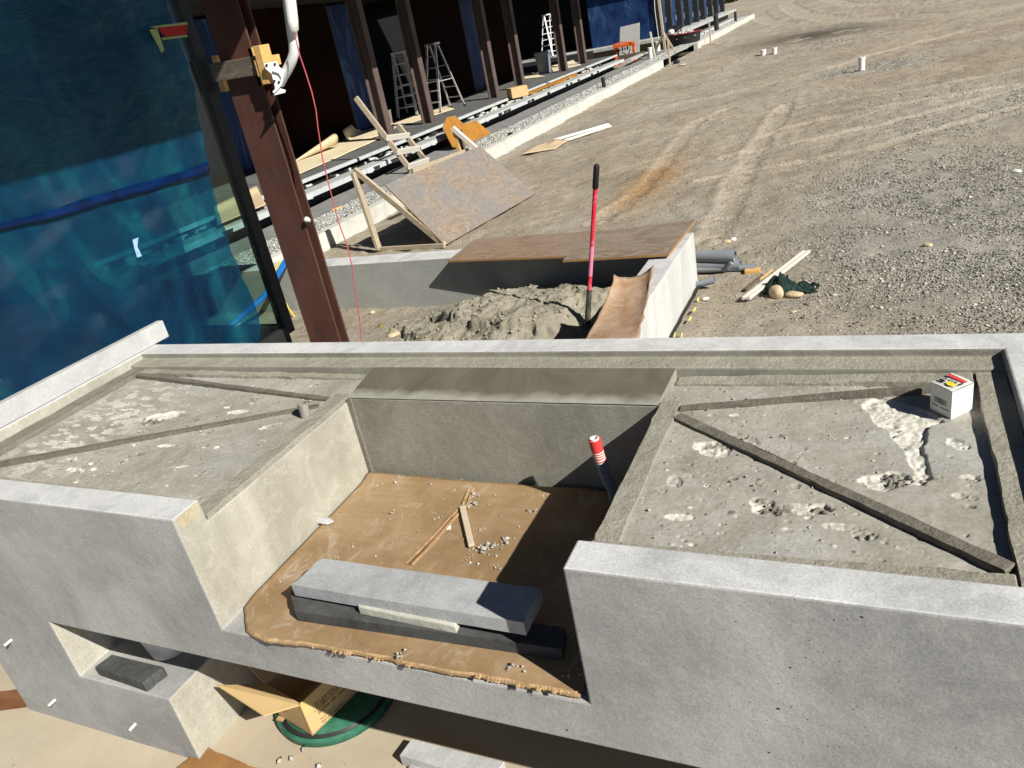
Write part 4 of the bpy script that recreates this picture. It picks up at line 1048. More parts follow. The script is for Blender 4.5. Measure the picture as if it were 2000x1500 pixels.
m = MB(); n = len(q); m.add([tuple(a) for a in q] + [(a[0] - 0.007, a[1] + 0.010, a[2]) for a in q], [tuple(range(n)), tuple(reversed(range(n, 2 * n)))] + [(i, i + n, (i + 1) % n + n, (i + 1) % n) for i in range(n)])
m.build('bracket', 'white_paint', an, bevel=0.002)
q = [PN(*a, B0 + [0.006, -0.008, 0], BN) for a in ((532, 138), (545, 142), (551, 152), (549, 164), (540, 175), (534, 181))]
MB().tube(q, 0.008, 8).build('bracket_rib', 'white_paint', an)
for a in ((521, 127), (537, 125), (536, 158), (545, 160)):
    p = PN(*a, B0, BN); MB().tube([p, p + [0.006, -0.008, 0]], 0.008, 6).build('bolt', 'dark_plastic', an)
pts = [PY(*a, YA - 0.035) for a in ((562, -40), (566, 0), (571, 40), (573, 58), (573, 64))]
MB().tube(pts, [0.034, 0.034, 0.033, 0.030, 0.016], 14).build('cover', 'white_plastic', an)
cord = [PY(*a, YN - 0.1) for a in ((575, 66), (586, 110), (597, 142), (609, 180), (617, 215), (621, 250), (630, 310), (644, 368), (660, 430), (678, 480), (688, 520), (695, 580), (702, 620), (706, 668))]
o = MB().tube(cord, 0.0036, 6).build('red_cord', 'red_cord', org=tuple(cord[-1])); tag(o, 'thin red cord hanging down from the white antenna arm', 'cord')

# ================================================================== THINGS ON AND IN THE COUNTER
p = PZ(598, 815, ZT)
o = MB().pipe((p[0], p[1], ZT - 0.004), (p[0] + 0.002, p[1], ZT + 0.045), 0.0145, 0.0115).build('pipe_stub', 'steel_stub', org=(p[0], p[1], ZT)); tag(o, 'short grey metal pipe stub standing in the left tray', 'pipe')

def white_box():
    zb = ZT + 0.006
    a, b, c = PZ(1816, 800, zb), PZ(1857, 822, zb), PZ(1889, 799, zb)
    u = Vector(b - a); w = Vector(c - b); w = w - u * (w.dot(u) / u.dot(u)) * 0.6
    A = Vector(a); B = Vector(b); C = B + w; D = A + w; H = 0.066
    up = Vector((0, 0, H))
    e = empty('product_box', tuple((A + C) / 2), 'small white carton with printed lid on the right tray', 'box')
    m = MB()
    def wall(p, q, bul):
        n = (q - p).cross(Vector((0, 0, 1))).normalized()
        m.grid(lambda s, t: tuple(p.lerp(q, s) + up * t + n * (0.0022 * math.sin(math.pi * s) * math.sin(math.pi * t) * bul)), 6, 6)
    wall(A, B, 1); wall(B, C, -1); wall(C, D, 1); wall(D, A, 1)
    m.grid(lambda s, t: tuple(A.lerp(B, s).lerp(D.lerp(C, s), t) + up + Vector((0, 0, 0.0035 * math.sin(math.pi * min(1, s * 0.8)) * (1 - abs(t - .5))))), 6, 6)
    m.build('carton', 'white_card', e)
    nx = u.normalized(); ny = w.normalized(); T = A + up + Vector((0, 0, 0.0048))
    lx, ly = u.length, w.length
    def lidquad(x0, y0, x1, y1, mat, nm, dz=0.0):
        q = [T + nx * (lx * a) + ny * (ly * b_) + Vector((0, 0, dz)) for a, b_ in ((x0, y0), (x1, y0), (x1, y1), (x0, y1))]
        MB().slab([tuple(v) for v in q], 0.0004, (0, 0, 1)).build(nm, mat, e)
    lidquad(0.08, 0.12, 0.90, 0.135, 'print_black', 'printed_line'); lidquad(0.08, 0.80, 0.90, 0.815, 'print_black', 'printed_line')
    lidquad(0.08, 0.12, 0.095, 0.81, 'print_black', 'printed_line'); lidquad(0.885, 0.12, 0.90, 0.81, 'print_black', 'printed_line')
    lidquad(0.10, 0.64, 0.88, 0.78, 'print_red', 'red_band', 0.0003)
    lidquad(0.14, 0.18, 0.40, 0.30, 'print_black', 'printed_bar', 0.0003)
    # yellow oval
    c0 = T + nx * (lx * 0.66) + ny * (ly * 0.27); m = MB()
    m.add([tuple(c0 + nx * (lx * 0.19 * math.cos(t)) + ny * (ly * 0.13 * math.sin(t)) + Vector((0, 0, 0.0005))) for t in [k * math.pi / 10 for k in range(20)]], [tuple(range(20))]); m.build('yellow_oval', 'print_yellow', e)
    text("BLXOL'8", 0.0145, 'print_black', e, frame_mtx(T + nx * (lx * 0.13) + ny * (ly * 0.38) + Vector((0, 0, 0.0006)), nx, ny), shear=0.15, width=0.85)
    # barcode on the shaded side
    n = u.cross(Vector((0, 0, 1))).normalized(); x = 0.22
    bars = MB(); r = random.Random(4)
    while x < 0.82:
        wd = r.choice([0.008, 0.014, 0.022])
        q0 = A + u * x + n * 0.0028 + up * 0.42; q1 = A + u * (x + wd) + n * 0.0028 + up * 0.42
        bars.add([tuple(q0), tuple(q1), tuple(q1 + up * 0.20), tuple(q0 + up * 0.20)], [(0, 1, 2, 3)]); x += wd + r.choice([0.010, 0.016, 0.026])
    bars.build('barcode', 'print_black', e, fix=False)
    q0 = A + u * 0.12 + n * 0.0026 + up * 0.30; bars = MB()
    for s0, s1 in ((0.12, 0.45), (0.52, 0.92)):
        q0 = A + u * s0 + n * 0.0026 + up * 0.30; q1 = A + u * s1 + n * 0.0026 + up * 0.30
        bars.add([tuple(q0), tuple(q1), tuple(q1 + up * 0.022), tuple(q0 + up * 0.022)], [(0, 1, 2, 3)])
    bars.build('small_print', 'print_black', e, fix=False)
white_box()

def conduit():
    a = PY(1161, 858, 1.50); path = [np.array([-0.605, 1.56, NF + 0.01]), np.array([-0.600, 1.54, 0.64]), np.array([-0.603, 1.515, 0.70]), np.array([-0.608, 1.503, 0.76]), np.array([a[0], 1.50, a[2]])]
    e = empty('flexible_conduit', tuple(path[0]), 'ribbed dark conduit with red and white taped end standing in the notch', 'conduit')
    P = [Vector(q) for q in path]; L = []
    for i in range(len(P) - 1):
        for s in range(16): L.append(P[i].lerp(P[i + 1], s / 16))
    L.append(P[-1]); n = len(L)
    r = [0.0135 + 0.0018 * math.sin(i * math.pi) + (0.0018 if i % 2 else -0.0006) for i in range(n)]
    MB().tube(L[:int(n * 0.70)], r[:int(n * 0.70)], 14).build('ribbed_tube', 'grey_plastic', e)
    for k in range(int(n * 0.70), int(n * 0.86)):
        MB().tube(L[k:k + 2], 0.0146, 14).build('band', 'white_plastic' if k % 2 else 'print_red', e)
    MB().pipe(L[int(n * 0.86)], L[-1], 0.0152, 0.0115, 18).build('red_collar', 'print_red', e)
    MB().pipe(L[-3], L[-1] + Vector((0, 0, 0.004)), 0.0113, 0.009, 16).build('white_liner', 'white_plastic', e)
conduit()

def cardboard_sheet():
    e = empty('cardboard_sheet', (-0.95, 1.28, NF), 'brown cardboard sheet littered with mortar on the notch floor', 'cardboard')
    def edge(x): return 0.948 + 0.020 * (x + 1.39) - 0.030 * float(fbm(x * 9, 1.3, 4, 6)) + (0.045 if x < -1.33 else 0) * (-1.33 - x) / 0.06
    def fn(u, v):
        x = -1.400 + 0.90 * u; y0 = edge(x); y1 = 1.598 - 0.01 * float(vnoise(x * 14, 0, 2))
        if u < 0.10: y0 += (0.10 - u) * 0.28
        y = y0 + (y1 - y0) * v
        z = NF + 0.010 + 0.006 * float(fbm(x * 3, y * 3, 3, 8)) - 0.006 * math.exp(-((v) / 0.05) ** 2)
        z += 0.010 * math.exp(-((v - 1) / 0.05) ** 2)
        return (x, y, z)
    MB().grid(fn, 90, 60).build('sheet', 'cardboard', e, fix=False, solid=0.006)
    # torn front edge and a split seam
    jag = [random.random() for _ in range(400)]
    def te(u, v):
        x = -1.30 + 0.795 * u; y = edge(x); k = jag[int(u * 330)]
        return (x, y + 0.006 - v * (0.003 + 0.006 * float(fbm(x * 45, 0.2, 4, 8)) ** 2 + 0.0035 * k ** 4), NF + 0.0150 - 0.008 * v)
    MB().grid(te, 330, 2, False).build('torn_edge', 'card_edge', e, fix=False, solid=0.0006)
    def te2(u, v):
        x = -1.30 + 0.795 * u; y = edge(x); k = jag[-1 - int(u * 330)]
        return (x, y + 0.006 - v * (0.003 + 0.004 * k ** 2), NF + 0.0075 - 0.004 * v)
    MB().grid(te2, 330, 2, False).build('torn_edge', 'cardboard', e, fix=False, solid=0.0006)
    for k in range(12):
        x = -1.28 + 0.76 * random.random(); y = edge(x) - 0.002; L = 0.010 + 0.018 * random.random()
        MB().grid(lambda u, v: (x + L * (u - 0.5) * (1 - 0.5 * v), y - 0.014 * v * (0.6 + random.random() * 0.3), NF + 0.012 + 0.010 * math.sin(v * 2.6)), 3, 4).build('torn_flap', 'card_edge', e, fix=False, solid=0.001)
    seam = [PZ(*a, NF + 0.018) for a in ((918, 950), (905, 985), (880, 1010), (855, 1040), (825, 1072), (795, 1102))]
    for i, (dx, mt) in enumerate(((0, 'card_edge'), (0.014, 'card_edge'))):
        pts = [(a[0] + dx + 0.004 * (random.random() - .5), a[1], a[2] + 0.002 * random.random()) for a in seam]
        m = MB()
        for a, b in zip(pts[:-1], pts[1:]): m.bar(a, b, 0.006 + 0.003 * random.random(), 0.003)
        m.build('torn_seam', mt, e)
    m = MB(); 
    for a, b in zip(seam[2:-1], seam[3:]): m.bar((a[0] + .007, a[1], a[2] + .001), (b[0] + .007, b[1], b[2] + .001), 0.008, 0.002)
    m.build('seam_gap', 'brown_tape', e)
cardboard_sheet()

def rough_slab(name, quad, th, mat, label, seed, jag=(), top=None, cat='paver'):
    """stone piece: quad = top corners in order; edges listed in jag are broken"""
    Q = [Vector(map(float, p)) for p in quad]; pts = []
    for i in range(4):
        a, b = Q[i], Q[(i + 1) % 4]; n = 14 if i in jag else 6; q = (b - a).cross(Vector((0, 0, 1))).normalized()
        for s in range(n):
            r = (float(fbm(s * 0.30 + seed * 3.1, i, 3, seed)) - 0.5) * (min(0.030, 0.16 * (b - a).length) if i in jag else 0.0015)
            pts.append(a.lerp(b, s / n) + q * (r if s else 0))
    N = len(pts); c = sum(pts, Vector()) / N
    nrm = (Q[1] - Q[0]).cross(Q[3] - Q[0]).normalized(); nrm = nrm if nrm.z > 0 else -nrm
    top_ = [tuple(p + (c - p).normalized() * 0.002) for p in pts]; up_ = [tuple(p - nrm * 0.002) for p in pts]; lo_ = [tuple(p - nrm * th) for p in pts]
    m = MB(); f = [tuple(range(N))]
    for r in range(2): f += [(r * N + i, (r + 1) * N + i, (r + 1) * N + (i + 1) % N, r * N + (i + 1) % N) for i in range(N)]
    f.append(tuple(range(3 * N - 1, 2 * N - 1, -1)))
    m.add(top_ + up_ + lo_, f); o = m.build(name, mat, org=tuple(c - nrm * th)); tag(o, label, cat)
    return o
zc = NF + 0.017
zd = zc + 0.030
rough_slab('stone_offcut', [PZ(575, 1193, zd), PZ(1096, 1268, zd), PZ(1104, 1226, zd), PZ(568, 1152, zd)], 0.029, 'paver_dark', 'dark charcoal stone bar at the bottom of the stack in the notch', 5, (3,))
zm = zd + 0.020
rough_slab('stone_offcut', [PZ(700, 1186, zm), PZ(888, 1224, zm - 0.002), PZ(896, 1208, zm), PZ(690, 1160, zm)], 0.0185, 'paver_cream', 'thin cream stone wedge squeezed between the two grey bars', 9)
zt = zm + 0.035
rough_slab('stone_offcut', [PZ(568, 1141, zt - 0.012), PZ(1022, 1216, zt), PZ(1056, 1149, zt), PZ(630, 1090, zt - 0.012)], 0.0335, 'paver_blue', 'blue grey stone bar lying on top of the stack in the notch', 3, (3,))
a, b = PZ(903, 990, NF + 0.025), PZ(921, 1066, NF + 0.025)
o = MB().bar(a, b, 0.016, 0.008).build('wood_stick', 'wood_chip', org=tuple(a), bevel=0.002); tag(o, 'short grey wooden stick on the notch cardboard', 'stick')
def chip(px, py, r, name, mat, label, z, seed, flat=0.4):
    p = PZ(px, py, z); m = MB(); blob(m, (p[0], p[1], z + r * flat * 0.6), (r, r * 0.6, r * flat), seed, 9, 6, 0.3); o = m.build(name, mat, org=(p[0], p[1], z)); tag(o, label, 'chip')
chip(630, 1020, 0.030, 'mortar_chip', 'slab_grey', 'grey mortar flake leaning at the left notch wall', NF + 0.016, 3, 0.35)
chip(874, 1030, 0.018, 'mortar_chip', 'plaster', 'flat pale plaster smear left of the wooden stick', NF + 0.016, 5, 0.12)
def crumbs():
    P = []; s = []
    def cluster(px, py, n, spread, r):
        r *= 0.8; c = PZ(px, py, NF + 0.016)
        for _ in range(n):
            a = random.gauss(0, spread); b_ = random.gauss(0, spread); q = r * (0.35 + 0.9 * random.random() ** 2)
            P.append((c[0] + a, c[1] + b_, NF + 0.016 + q * 0.4 + (0.004 if random.random() < .3 else 0))); s.append(q)
    for c in ((905, 935, 26, .016, .008), (850, 945, 10, .012, .008), (780, 945, 8, .010, .007), (715, 938, 10, .012, .006), (925, 965, 10, .009, .007), (925, 985, 9, .008, .007), (950, 1070, 22, .014, .010), (985, 1062, 16, .012, .009),
              (940, 1035, 4, .006, .008), (855, 1012, 6, .006, .006), (765, 1005, 5, .004, .006), (690, 1068, 4, .006, .006), (660, 1090, 4, .005, .004), (915, 1100, 16, .012, .006), (850, 1050, 5, .006, .005), (970, 1110, 10, .012, .005),
              (780, 1280, 6, .005, .008), (1000, 1300, 16, .012, .006), (1015, 1295, 10, .010, .006), (585, 1065, 8, .008, .006), (1045, 950, 8, .008, .008), (1000, 950, 6, .012, .006), (1110, 1320, 10, .010, .006), (1040, 1000, 8, .012, .005), (975, 1165, 8, .010, .006), (870, 935, 22, .022, .006), (760, 936, 14, .020, .005), (980, 945, 16, .025, .005), (930, 940, 18, .020, .007), (1060, 965, 10, .015, .006)):
        cluster(*c)
    for _ in range(330):
        P.append((-1.38 + 0.86 * random.random(), 1.0 + 0.58 * random.random(), NF + 0.018)); s.append(0.0012 + 0.003 * random.random() ** 3)
    P = np.array(P); s = np.array(s); k = (P[:, 0] > NL + 0.02) & (P[:, 0] < NR - 0.02) & (P[:, 1] < 1.595) & ~((P[:, 1] < 1.13) & (P[:, 1] > 0.99) & (P[:, 0] > -1.28) & (P[:, 0] < -0.56))
    o = stones('mortar_crumbs', P[k], s[k], 'crumb_mix', flat=0.7); tag(o, 'pale mortar crumbs scattered on the cardboard', 'mortar', kind='stuff')
    # clods and grit on the trays and on the floor paper
    P = []; s = []
    for _ in range(900):
        x = (NR + 0.06 + 0.62 * random.random()) if random.random() < 0.6 else (-2.42 + 0.95 * random.random())
        P.append((x, 1.09 + 0.62 * random.random(), ZT + 0.007)); s.append(0.0010 + 0.0035 * random.random() ** 5)
    for _ in range(120):
        P.append((-2.4 + 1.6 * random.random(), 0.55 + 0.55 * random.random(), 0.008)); s.append(0.0015 + 0.003 * random.random() ** 3)
    for a in ((592, 1463), (568, 1480), (545, 1486), (622, 1495)):
        q = PZ(*a, 0.012); P.append((q[0], q[1], 0.012)); s.append(0.010)
    o = stones('mortar_grit', np.array(P), np.array(s), 'crumb_mix', flat=0.6); tag(o, 'fine mortar grit on trays and floor paper', 'mortar', kind='stuff')
crumbs()

# niche and bay below
zq = 0.2535 + 0.034
rough_slab('stone_offcut', [PZ(185, 1302, zq), PZ(278, 1334, zq), PZ(319, 1302, zq), PZ(218, 1278, zq)], 0.033, 'paver_dark', 'dark grey stone block lying on the niche shelf', 8, (1,))
p = PZ(305, 1293, 0.2535)
bk = empty('plaster_bucket', (p[0], p[1] + 0.065, 0.2535), 'white tapered bucket deep in the shadowed niche', 'bucket')
MB().lathe([(0.001, 0.001), (0.060, 0.001), (0.073, 0.085), (0.077, 0.088), (0.077, 0.10), (0.072, 0.10), (0.070, 0.085), (0.058, 0.006), (0.001, 0.006)], (p[0], p[1] + 0.065, 0.2535), 28).build('tub', 'white_plastic', bk)
MB().tube([(p[0] + 0.079 * math.cos(t), p[1] + 0.065 + 0.079 * math.sin(t), 0.2535 + 0.082 - 0.03 * math.sin(t)) for t in [math.pi * (1 + k / 12) for k in range(13)]], 0.002, 6).build('handle', 'galvanised', bk)

def green_lid():
    a, b, c = PZ(515, 1402, 0.03), PZ(600, 1455, 0.0), PZ(735, 1372, 0.03)
    cx, cy = -1.478, 1.255; r = 0.185
    e = empty('round_valve_lid', (cx, cy, 0), 'round green plastic ground lid on the floor paper', 'lid')
    MB().lathe([(0.001, 0.0), (r, 0.0), (r + 0.004, 0.004), (r + 0.004, 0.022), (r - 0.006, 0.026)], (cx, cy, 0.004), 64).build('rim', 'green_plastic', e)
    MB().lathe([(r - 0.006, 0.026), (r - 0.014, 0.018), (r - 0.022, 0.026)], (cx, cy, 0.004), 64).build('groove', 'dark_plastic', e)
    MB().lathe([(r - 0.022, 0.026), (r - 0.04, 0.030), (0.001, 0.032)], (cx, cy, 0.004), 64).build('cover', 'green_plastic', e)
    p = PZ(548, 1405, 0.036); MB().box((p[0] - .012, p[1] - .006, 0.034), (p[0] + .010, p[1] + .008, 0.039)).build('latch', 'card_edge', e)
    return 0.037
zl = green_lid()
def carton():
    K = Vector(PZ(610, 1438, zl))                                    # nearest bottom corner
    dl = Vector((*(PZ(538, 1392, zl) - PZ(610, 1438, zl))[:2], 0)).normalized(); dr = Vector((-dl.y, dl.x, 0))
    if dr.y < 0: dr = -dr
    wl, wr, h = 0.16, 0.27, 0.125
    e = empty('shipping_carton', tuple(K), 'open brown carton printed Inground Conduit standing on the green lid', 'carton')
    A = K; B = K + dr * wr; C = B + dl * wl; D = K + dl * wl; up = Vector((0, 0, h))
    def wallq(p, q, nm):
        n = (q - p).cross(Vector((0, 0, 1))).normalized()
        MB().slab([tuple(p), tuple(q), tuple(q + up), tuple(p + up)], 0.004, tuple(n)).build(nm, 'box_card', e)
    wallq(A, B, 'side_panel'); wallq(B, C, 'side_panel'); wallq(C, D, 'side_panel'); wallq(D, A, 'side_panel')
    MB().slab([tuple(p + Vector((0, 0, 0.004))) for p in (A, B, C, D)], 0.003, (0, 0, 1)).build('bottom', 'box_card', e)
    n = -dr
    f0, f1 = A + up, D + up
    o1 = Vector(PZ(515, 1397, h + zl + 0.02)); o2 = Vector(PZ(424, 1338, h + zl + 0.045))
    MB().slab([tuple(f0), tuple(f1), tuple(o2), tuple(o1)], 0.004).build('flap', 'box_card', e)
    w = C + up; MB().slab([tuple(B + up), tuple(C + up), tuple(C + up + dr * 0.10 - Vector((0, 0, .02))), tuple(B + up + dr * 0.10 - Vector((0, 0, .02)))], 0.004).build('flap', 'box_card', e)
    MB().slab([tuple(D + up), tuple(C + up), tuple(C + up + dl * 0.08 + Vector((0, 0, .05))), tuple(D + up + dl * 0.08 + Vector((0, 0, .05)))], 0.004).build('flap', 'box_card', e)
    nrm = (B - A).cross(Vector((0, 0, 1))).normalized()
    if nrm.y > 0: nrm = -nrm
    z = Vector((0, 0, 1))
    o = A + dr * 0.040 + nrm * 0.0006
    text('Inground Conduit', 0.034, 'print_brown', e, frame_mtx(o + z * 0.070, dr, z), width=0.92)
    text('Bo\u00eete de raccordement de', 0.021, 'print_brown', e, frame_mtx(o + z * 0.045, dr, z), width=0.95)
    text('Noir (noire)', 0.011, 'print_brown', e, frame_mtx(o + z * 0.022, dr, z))
    text('Fabriqu\u00e9 aux USA', 0.011, 'print_brown', e, frame_mtx(o + z * 0.010, dr, z))
    MB().slab([tuple(A + dr * 0.03 + z * 0.064 + nrm * 0.001), tuple(A + dr * 0.26 + z * 0.064 + nrm * 0.001), tuple(A + dr * 0.26 + z * 0.0655 + nrm * 0.001), tuple(A + dr * 0.03 + z * 0.0655 + nrm * 0.001)], 0.0005, tuple(nrm)).build('printed_rule', 'print_brown', e)
    MB().slab([tuple(A + dr * 0.002 + up * 0.60 + nrm * 0.001), tuple(A + dr * 0.032 + up * 0.60 + nrm * 0.001), tuple(A + dr * 0.032 + up + nrm * 0.001), tuple(A + dr * 0.002 + up + nrm * 0.001)], 0.0006, tuple(nrm)).build('tape', 'tape_tan', e)
    n2 = Vector((0, 0, 1)).cross(dl).normalized(); n2 = n2 if n2.y < 0 else -n2
    text('4 x 8', 0.020, 'print_brown', e, frame_mtx(D + n2 * 0.0008 + z * 0.065 - dl * 0.02, -dl, z))
    text('carton size', 0.010, 'print_brown', e, frame_mtx(D + n2 * 0.0008 + z * 0.045 - dl * 0.02, -dl, z))
carton()
zz = 0.045
rough_slab('stone_offcut', [PZ(780, 1475, zz), PZ(960, 1525, zz), PZ(985, 1488, zz), PZ(803, 1443, zz)], 0.038, 'slab_grey', 'pale grey stone slab on the floor paper at the bottom edge', 6, ())
p = PZ(845, 1510, 0.012)
o = MB().lathe([(0.001, 0.004), (0.072, 0.004), (0.074, 0.008), (0.073, 0.015), (0.066, 0.019), (0.001, 0.019)], (p[0], p[1], 0.0), 40).build('round_disc', 'paver_cream', org=(p[0], p[1], 0)); tag(o, 'round pale disc spattered with mortar by the bottom edge slab', 'disc')

# ================================================================== ENCLOSURE THINGS
def ply(name, quad, th, mat, label, bevel=0.001):
    """sheet with its own local frame so that the veneer runs along its length"""
    Q = [Vector(map(float, p)) for p in quad]
    x = (Q[1] - Q[0]).normalized(); n = x.cross(Q[3] - Q[0]).normalized(); n = n if n.z > 0 else -n; y = n.cross(x)
    o3 = Q[0]
    loc = [Vector(((p - o3).dot(x), (p - o3).dot(y), (p - o3).dot(n))) for p in Q]
    m = MB(); m.add([tuple(p) for p in loc] + [(p.x, p.y, p.z - th) for p in loc], [(0, 1, 2, 3), (7, 6, 5, 4), (0, 4, 5, 1), (1, 5, 6, 2), (2, 6, 7, 3), (3, 7, 4, 0)])
    o = m.build(name, [mat, 'ply_edge'])
    for pl in o.data.polygons: pl.material_index = 0 if abs(pl.normal.z) > 0.7 else 1
    o.matrix_world = Matrix(((x.x, y.x, n.x, o3.x), (x.y, y.y, n.y, o3.y), (x.z, y.z, n.z, o3.z), (0, 0, 0, 1)))
    return tag(o, label, 'plywood')
zt = 0.018
ply('plywood_sheet', [PZ(874, 509, zt), PZ(1200, 497, zt), PZ(1232, 446, zt), PZ(929, 467, zt)], 0.016, 'ply_red', 'reddish plywood sheet lying flat on the low wall, under the grey one')
zt = 0.038
ply('plywood_sheet', [PZ(1099, 508, zt), PZ(1306, 496, zt), PZ(1358, 429, zt), PZ(1158, 454, zt)], 0.018, 'ply_brown', 'grey brown wavy grained plywood sheet over the wall corner')
def fibre():
    c = [PZ(1138, 668, 0.02), PZ(1243, 675, 0.02), PZ(1277, 541, 0.09), PZ(1203, 553, 0.09)]
    def fn(u, v):
        a = Vector(c[0]).lerp(Vector(c[1]), u); b = Vector(c[3]).lerp(Vector(c[2]), u); p = a.lerp(b, v)
        z = 0.022 + 0.09 * v ** 4 + 0.05 * (abs(u - 0.5) * 2) ** 3 * v - 0.012 * (1 - u) + 0.012 * float(fbm(p.x * 6, p.y * 3, 3, 4))
        r = 0.02 * (float(vnoise(u * 9, v * 11, 3)) - 0.5) * (1 if u in (0, 1) or v in (0, 1) else 0)
        return (p.x + r, p.y + r, z)
    o = MB().grid(fn, 26, 34).build('fibre_sheet', 'fibre_sheet', org=tuple(c[0]), fix=False, solid=0.006); tag(o, 'curled tan fibre sheet draped over the pale wall end', 'sheet')
fibre()
def shovel():
    b = Vector(PZ(1147, 640, -0.34)); b.z = sz(b.x, b.y) + 0.0
    top = Vector(PY(1165.5, 320, b.y + 0.03)); d = (top - b).normalized(); L = (top - b).length
    e = empty('shovel', tuple(b), 'red handled shovel with black grip stuck upright in the sand', 'shovel')
    f = lambda s: tuple(b + d * (L * s))
    MB().tube([f(0.0), f(0.12), f(0.245)], [0.024, 0.020, 0.019], 12).build('socket', 'shovel_steel', e)
    MB().tube([f(0.235), f(0.45)], 0.0155, 12).build('worn_shaft', 'red_handle', e)
    MB().tube([f(0.335), f(0.52)], 0.0158, 12).build('faded_shaft', 'pink_handle', e)
    MB().tube([f(0.50), f(0.87)], 0.0155, 12).build('shaft', 'red_handle', e)
    MB().tube([f(0.86), f(0.865), f(0.985), f(0.995), f(1.0)], [0.018, 0.0205, 0.0205, 0.016, 0.006], 14).build('grip', 'rubber', e)
    m = MB()
    def bl(u, v):
        w = 0.105 * (1 - v ** 3 * 0.9); x = (u - 0.5) * 2 * w
        p = b + d * (0.03 - 0.30 * v) ; return (p.x + x, p.y - 0.02 + 0.6 * x * x / 0.1, p.z)
    m.grid(bl, 8, 8); m.build('blade', 'shovel_steel', e, fix=False, solid=0.004)
shovel()
def rock(px, py, r, mat, name, label, cat, z=None, flat=0.7, seed=1):
    zz = G if z is None else z
    p = PZ(px, py, zz); m = MB(); blob(m, (p[0], p[1], zz + r[1] * flat * 0.75), (r[0], r[1], r[1] * flat), seed, 14, 9, 0.14); o = m.build(name, mat, org=(p[0], p[1], zz)); tag(o, label, cat)
rock(770, 660, (0.06, 0.05), 'rock_tan', 'stone', 'tan rounded stone on the soil behind the counter edge', 'stone', -0.47, 0.6, 2)
rock(745, 640, (0.035, 0.03), 'leaf_olive', 'leaf_clump', 'small olive leaf clump above the tan stone', 'leaf', -0.46, 0.6, 6)
rock(885, 657, (0.022, 0.03), 'rock_tan', 'stone', 'small pale yellow pebble at the foot of the sand', 'stone', -0.40, 0.9, 3)
rock(914, 657, (0.05, 0.03), 'leaf_orange', 'dry_leaf', 'orange dry leaf at the foot of the sand heap', 'leaf', -0.40, 0.8, 8)
for a, l in (((633, 632), 'small grey stone beside the yellow rope'), ((728, 612), 'pale grey stone on the soil near the red cord')):
    rock(*a, (0.03, 0.025), 'rock_tan', 'stone', l, 'stone', -0.45, 0.6, a[0])
q = [PY(556, 513, 5.60), PY(540, 541, 5.58), PY(515, 580, 5.5), PY(470, 620, 5.3), PY(430, 655, 5.1)]
q.insert(0, PY(575, 480, 5.9))
o = MB().tube(q, 0.028, 12).build('blue_pipe', 'blue_pipe', org=tuple(q[-1])); tag(o, 'bright blue pipe slanting over the low wall by the column', 'pipe')
q = [PZ(546, 511, 0.012), PY(538, 524, 5.74), PY(537, 545, 5.72), PY(548, 572, 5.66), PY(562, 600, 5.55), PZ(577, 622, -0.46), PZ(586, 640, -0.46), PZ(583, 650, -0.46), PZ(572, 652, -0.46), PZ(560, 645, -0.46)]
o = MB().tube(q, 0.010, 7).build('yellow_rope', 'yellow_rope', org=tuple(q[5])); tag(o, 'thin yellow rope hanging over the low wall beside the blue pipe', 'rope')

# ================================================================== PLYWOOD RAMP AND LUMBER
D = Vector((-4.59, 7.674, G + 0.035)); Cc = Vector((-4.327, 9.926, G + 0.035))
A = Vector((-5.258, 7.752, 0.336)); Bq = Vector((-5.082, 10.015, 0.306))
ply('plywood_sheet', [D, Cc, Bq, A], 0.018, 'ply_grey', 'big weathered plywood sheet tilted on a lumber frame over the pit')
fr = empty('lumber_prop', (-5.1, 8.8, G), 'triangular lumber trestle propping the tilted plywood sheet', 'lumber')
n = (Cc - D).cross(A - D).normalized(); n = n if n.z > 0 else -n
def stud(a, b, w=0.038, h=0.089, mat='stud_weathered', up=(0, 0, 1), par=None, nm='stud'):
    return MB().bar(a, b, w, h, up).build(nm, mat, par or fr, bevel=0.002)
ap = Vector(PY(692, 332, 7.75)); ap2 = Vector(PY(884, 250, 10.0))
stud(ap - Vector((0, 0.0, 0)), D - n * 0.03 + Vector((0, 0.03, 0)), 0.038, 0.07, up=tuple(n))
stud(ap + Vector((0, -0.03, -0.02)), Vector(PZ(741, 490, G)) + Vector((0, 0, 0.02)), 0.04, 0.085, 'stud_weathered', (0, -1, 0))
stud(Vector(PZ(735, 487, G + 0.02)), D + Vector((0, -0.02, 0.0)), 0.038, 0.05)
stud(ap2, Vector(PY(962, 318, 10.02)), 0.06, 0.06, 'stud_pale')
stud(ap2 + Vector((0.01, 0.02, -0.03)), Vector(PY(900, 305, 10.0)), 0.05, 0.05, 'stud_fresh', (0, -1, 0))
stud(ap2 + Vector((0.05, 0.1, -0.05)), Vector((-5.45, 10.1, G)), 0.05, 0.08, 'stud_dark', (0, -1, 0))
stud(Vector(PY(806, 338, 9.0)), Vector(PY(926, 294, 10.2)), 0.03, 0.12, 'stud_weathered')
lad = empty('lumber_ladder', (-7.7, 12.6, -0.3), 'rough lumber ladder with three rungs leaning on the deck edge', 'ladder')
a0, a1 = Vector(PZ(806, 337, -0.30)), Vector(PX(695, 191, -8.55)); b0, b1 = Vector(PZ(833, 316, -0.30)), Vector(PX(776, 243, -8.28))
stud(a0, a1, 0.05, 0.09, 'stud_weathered', (1, 0, 0), lad, 'rail'); stud(b0, b1, 0.05, 0.09, 'stud_weathered', (1, 0, 0), lad, 'rail')
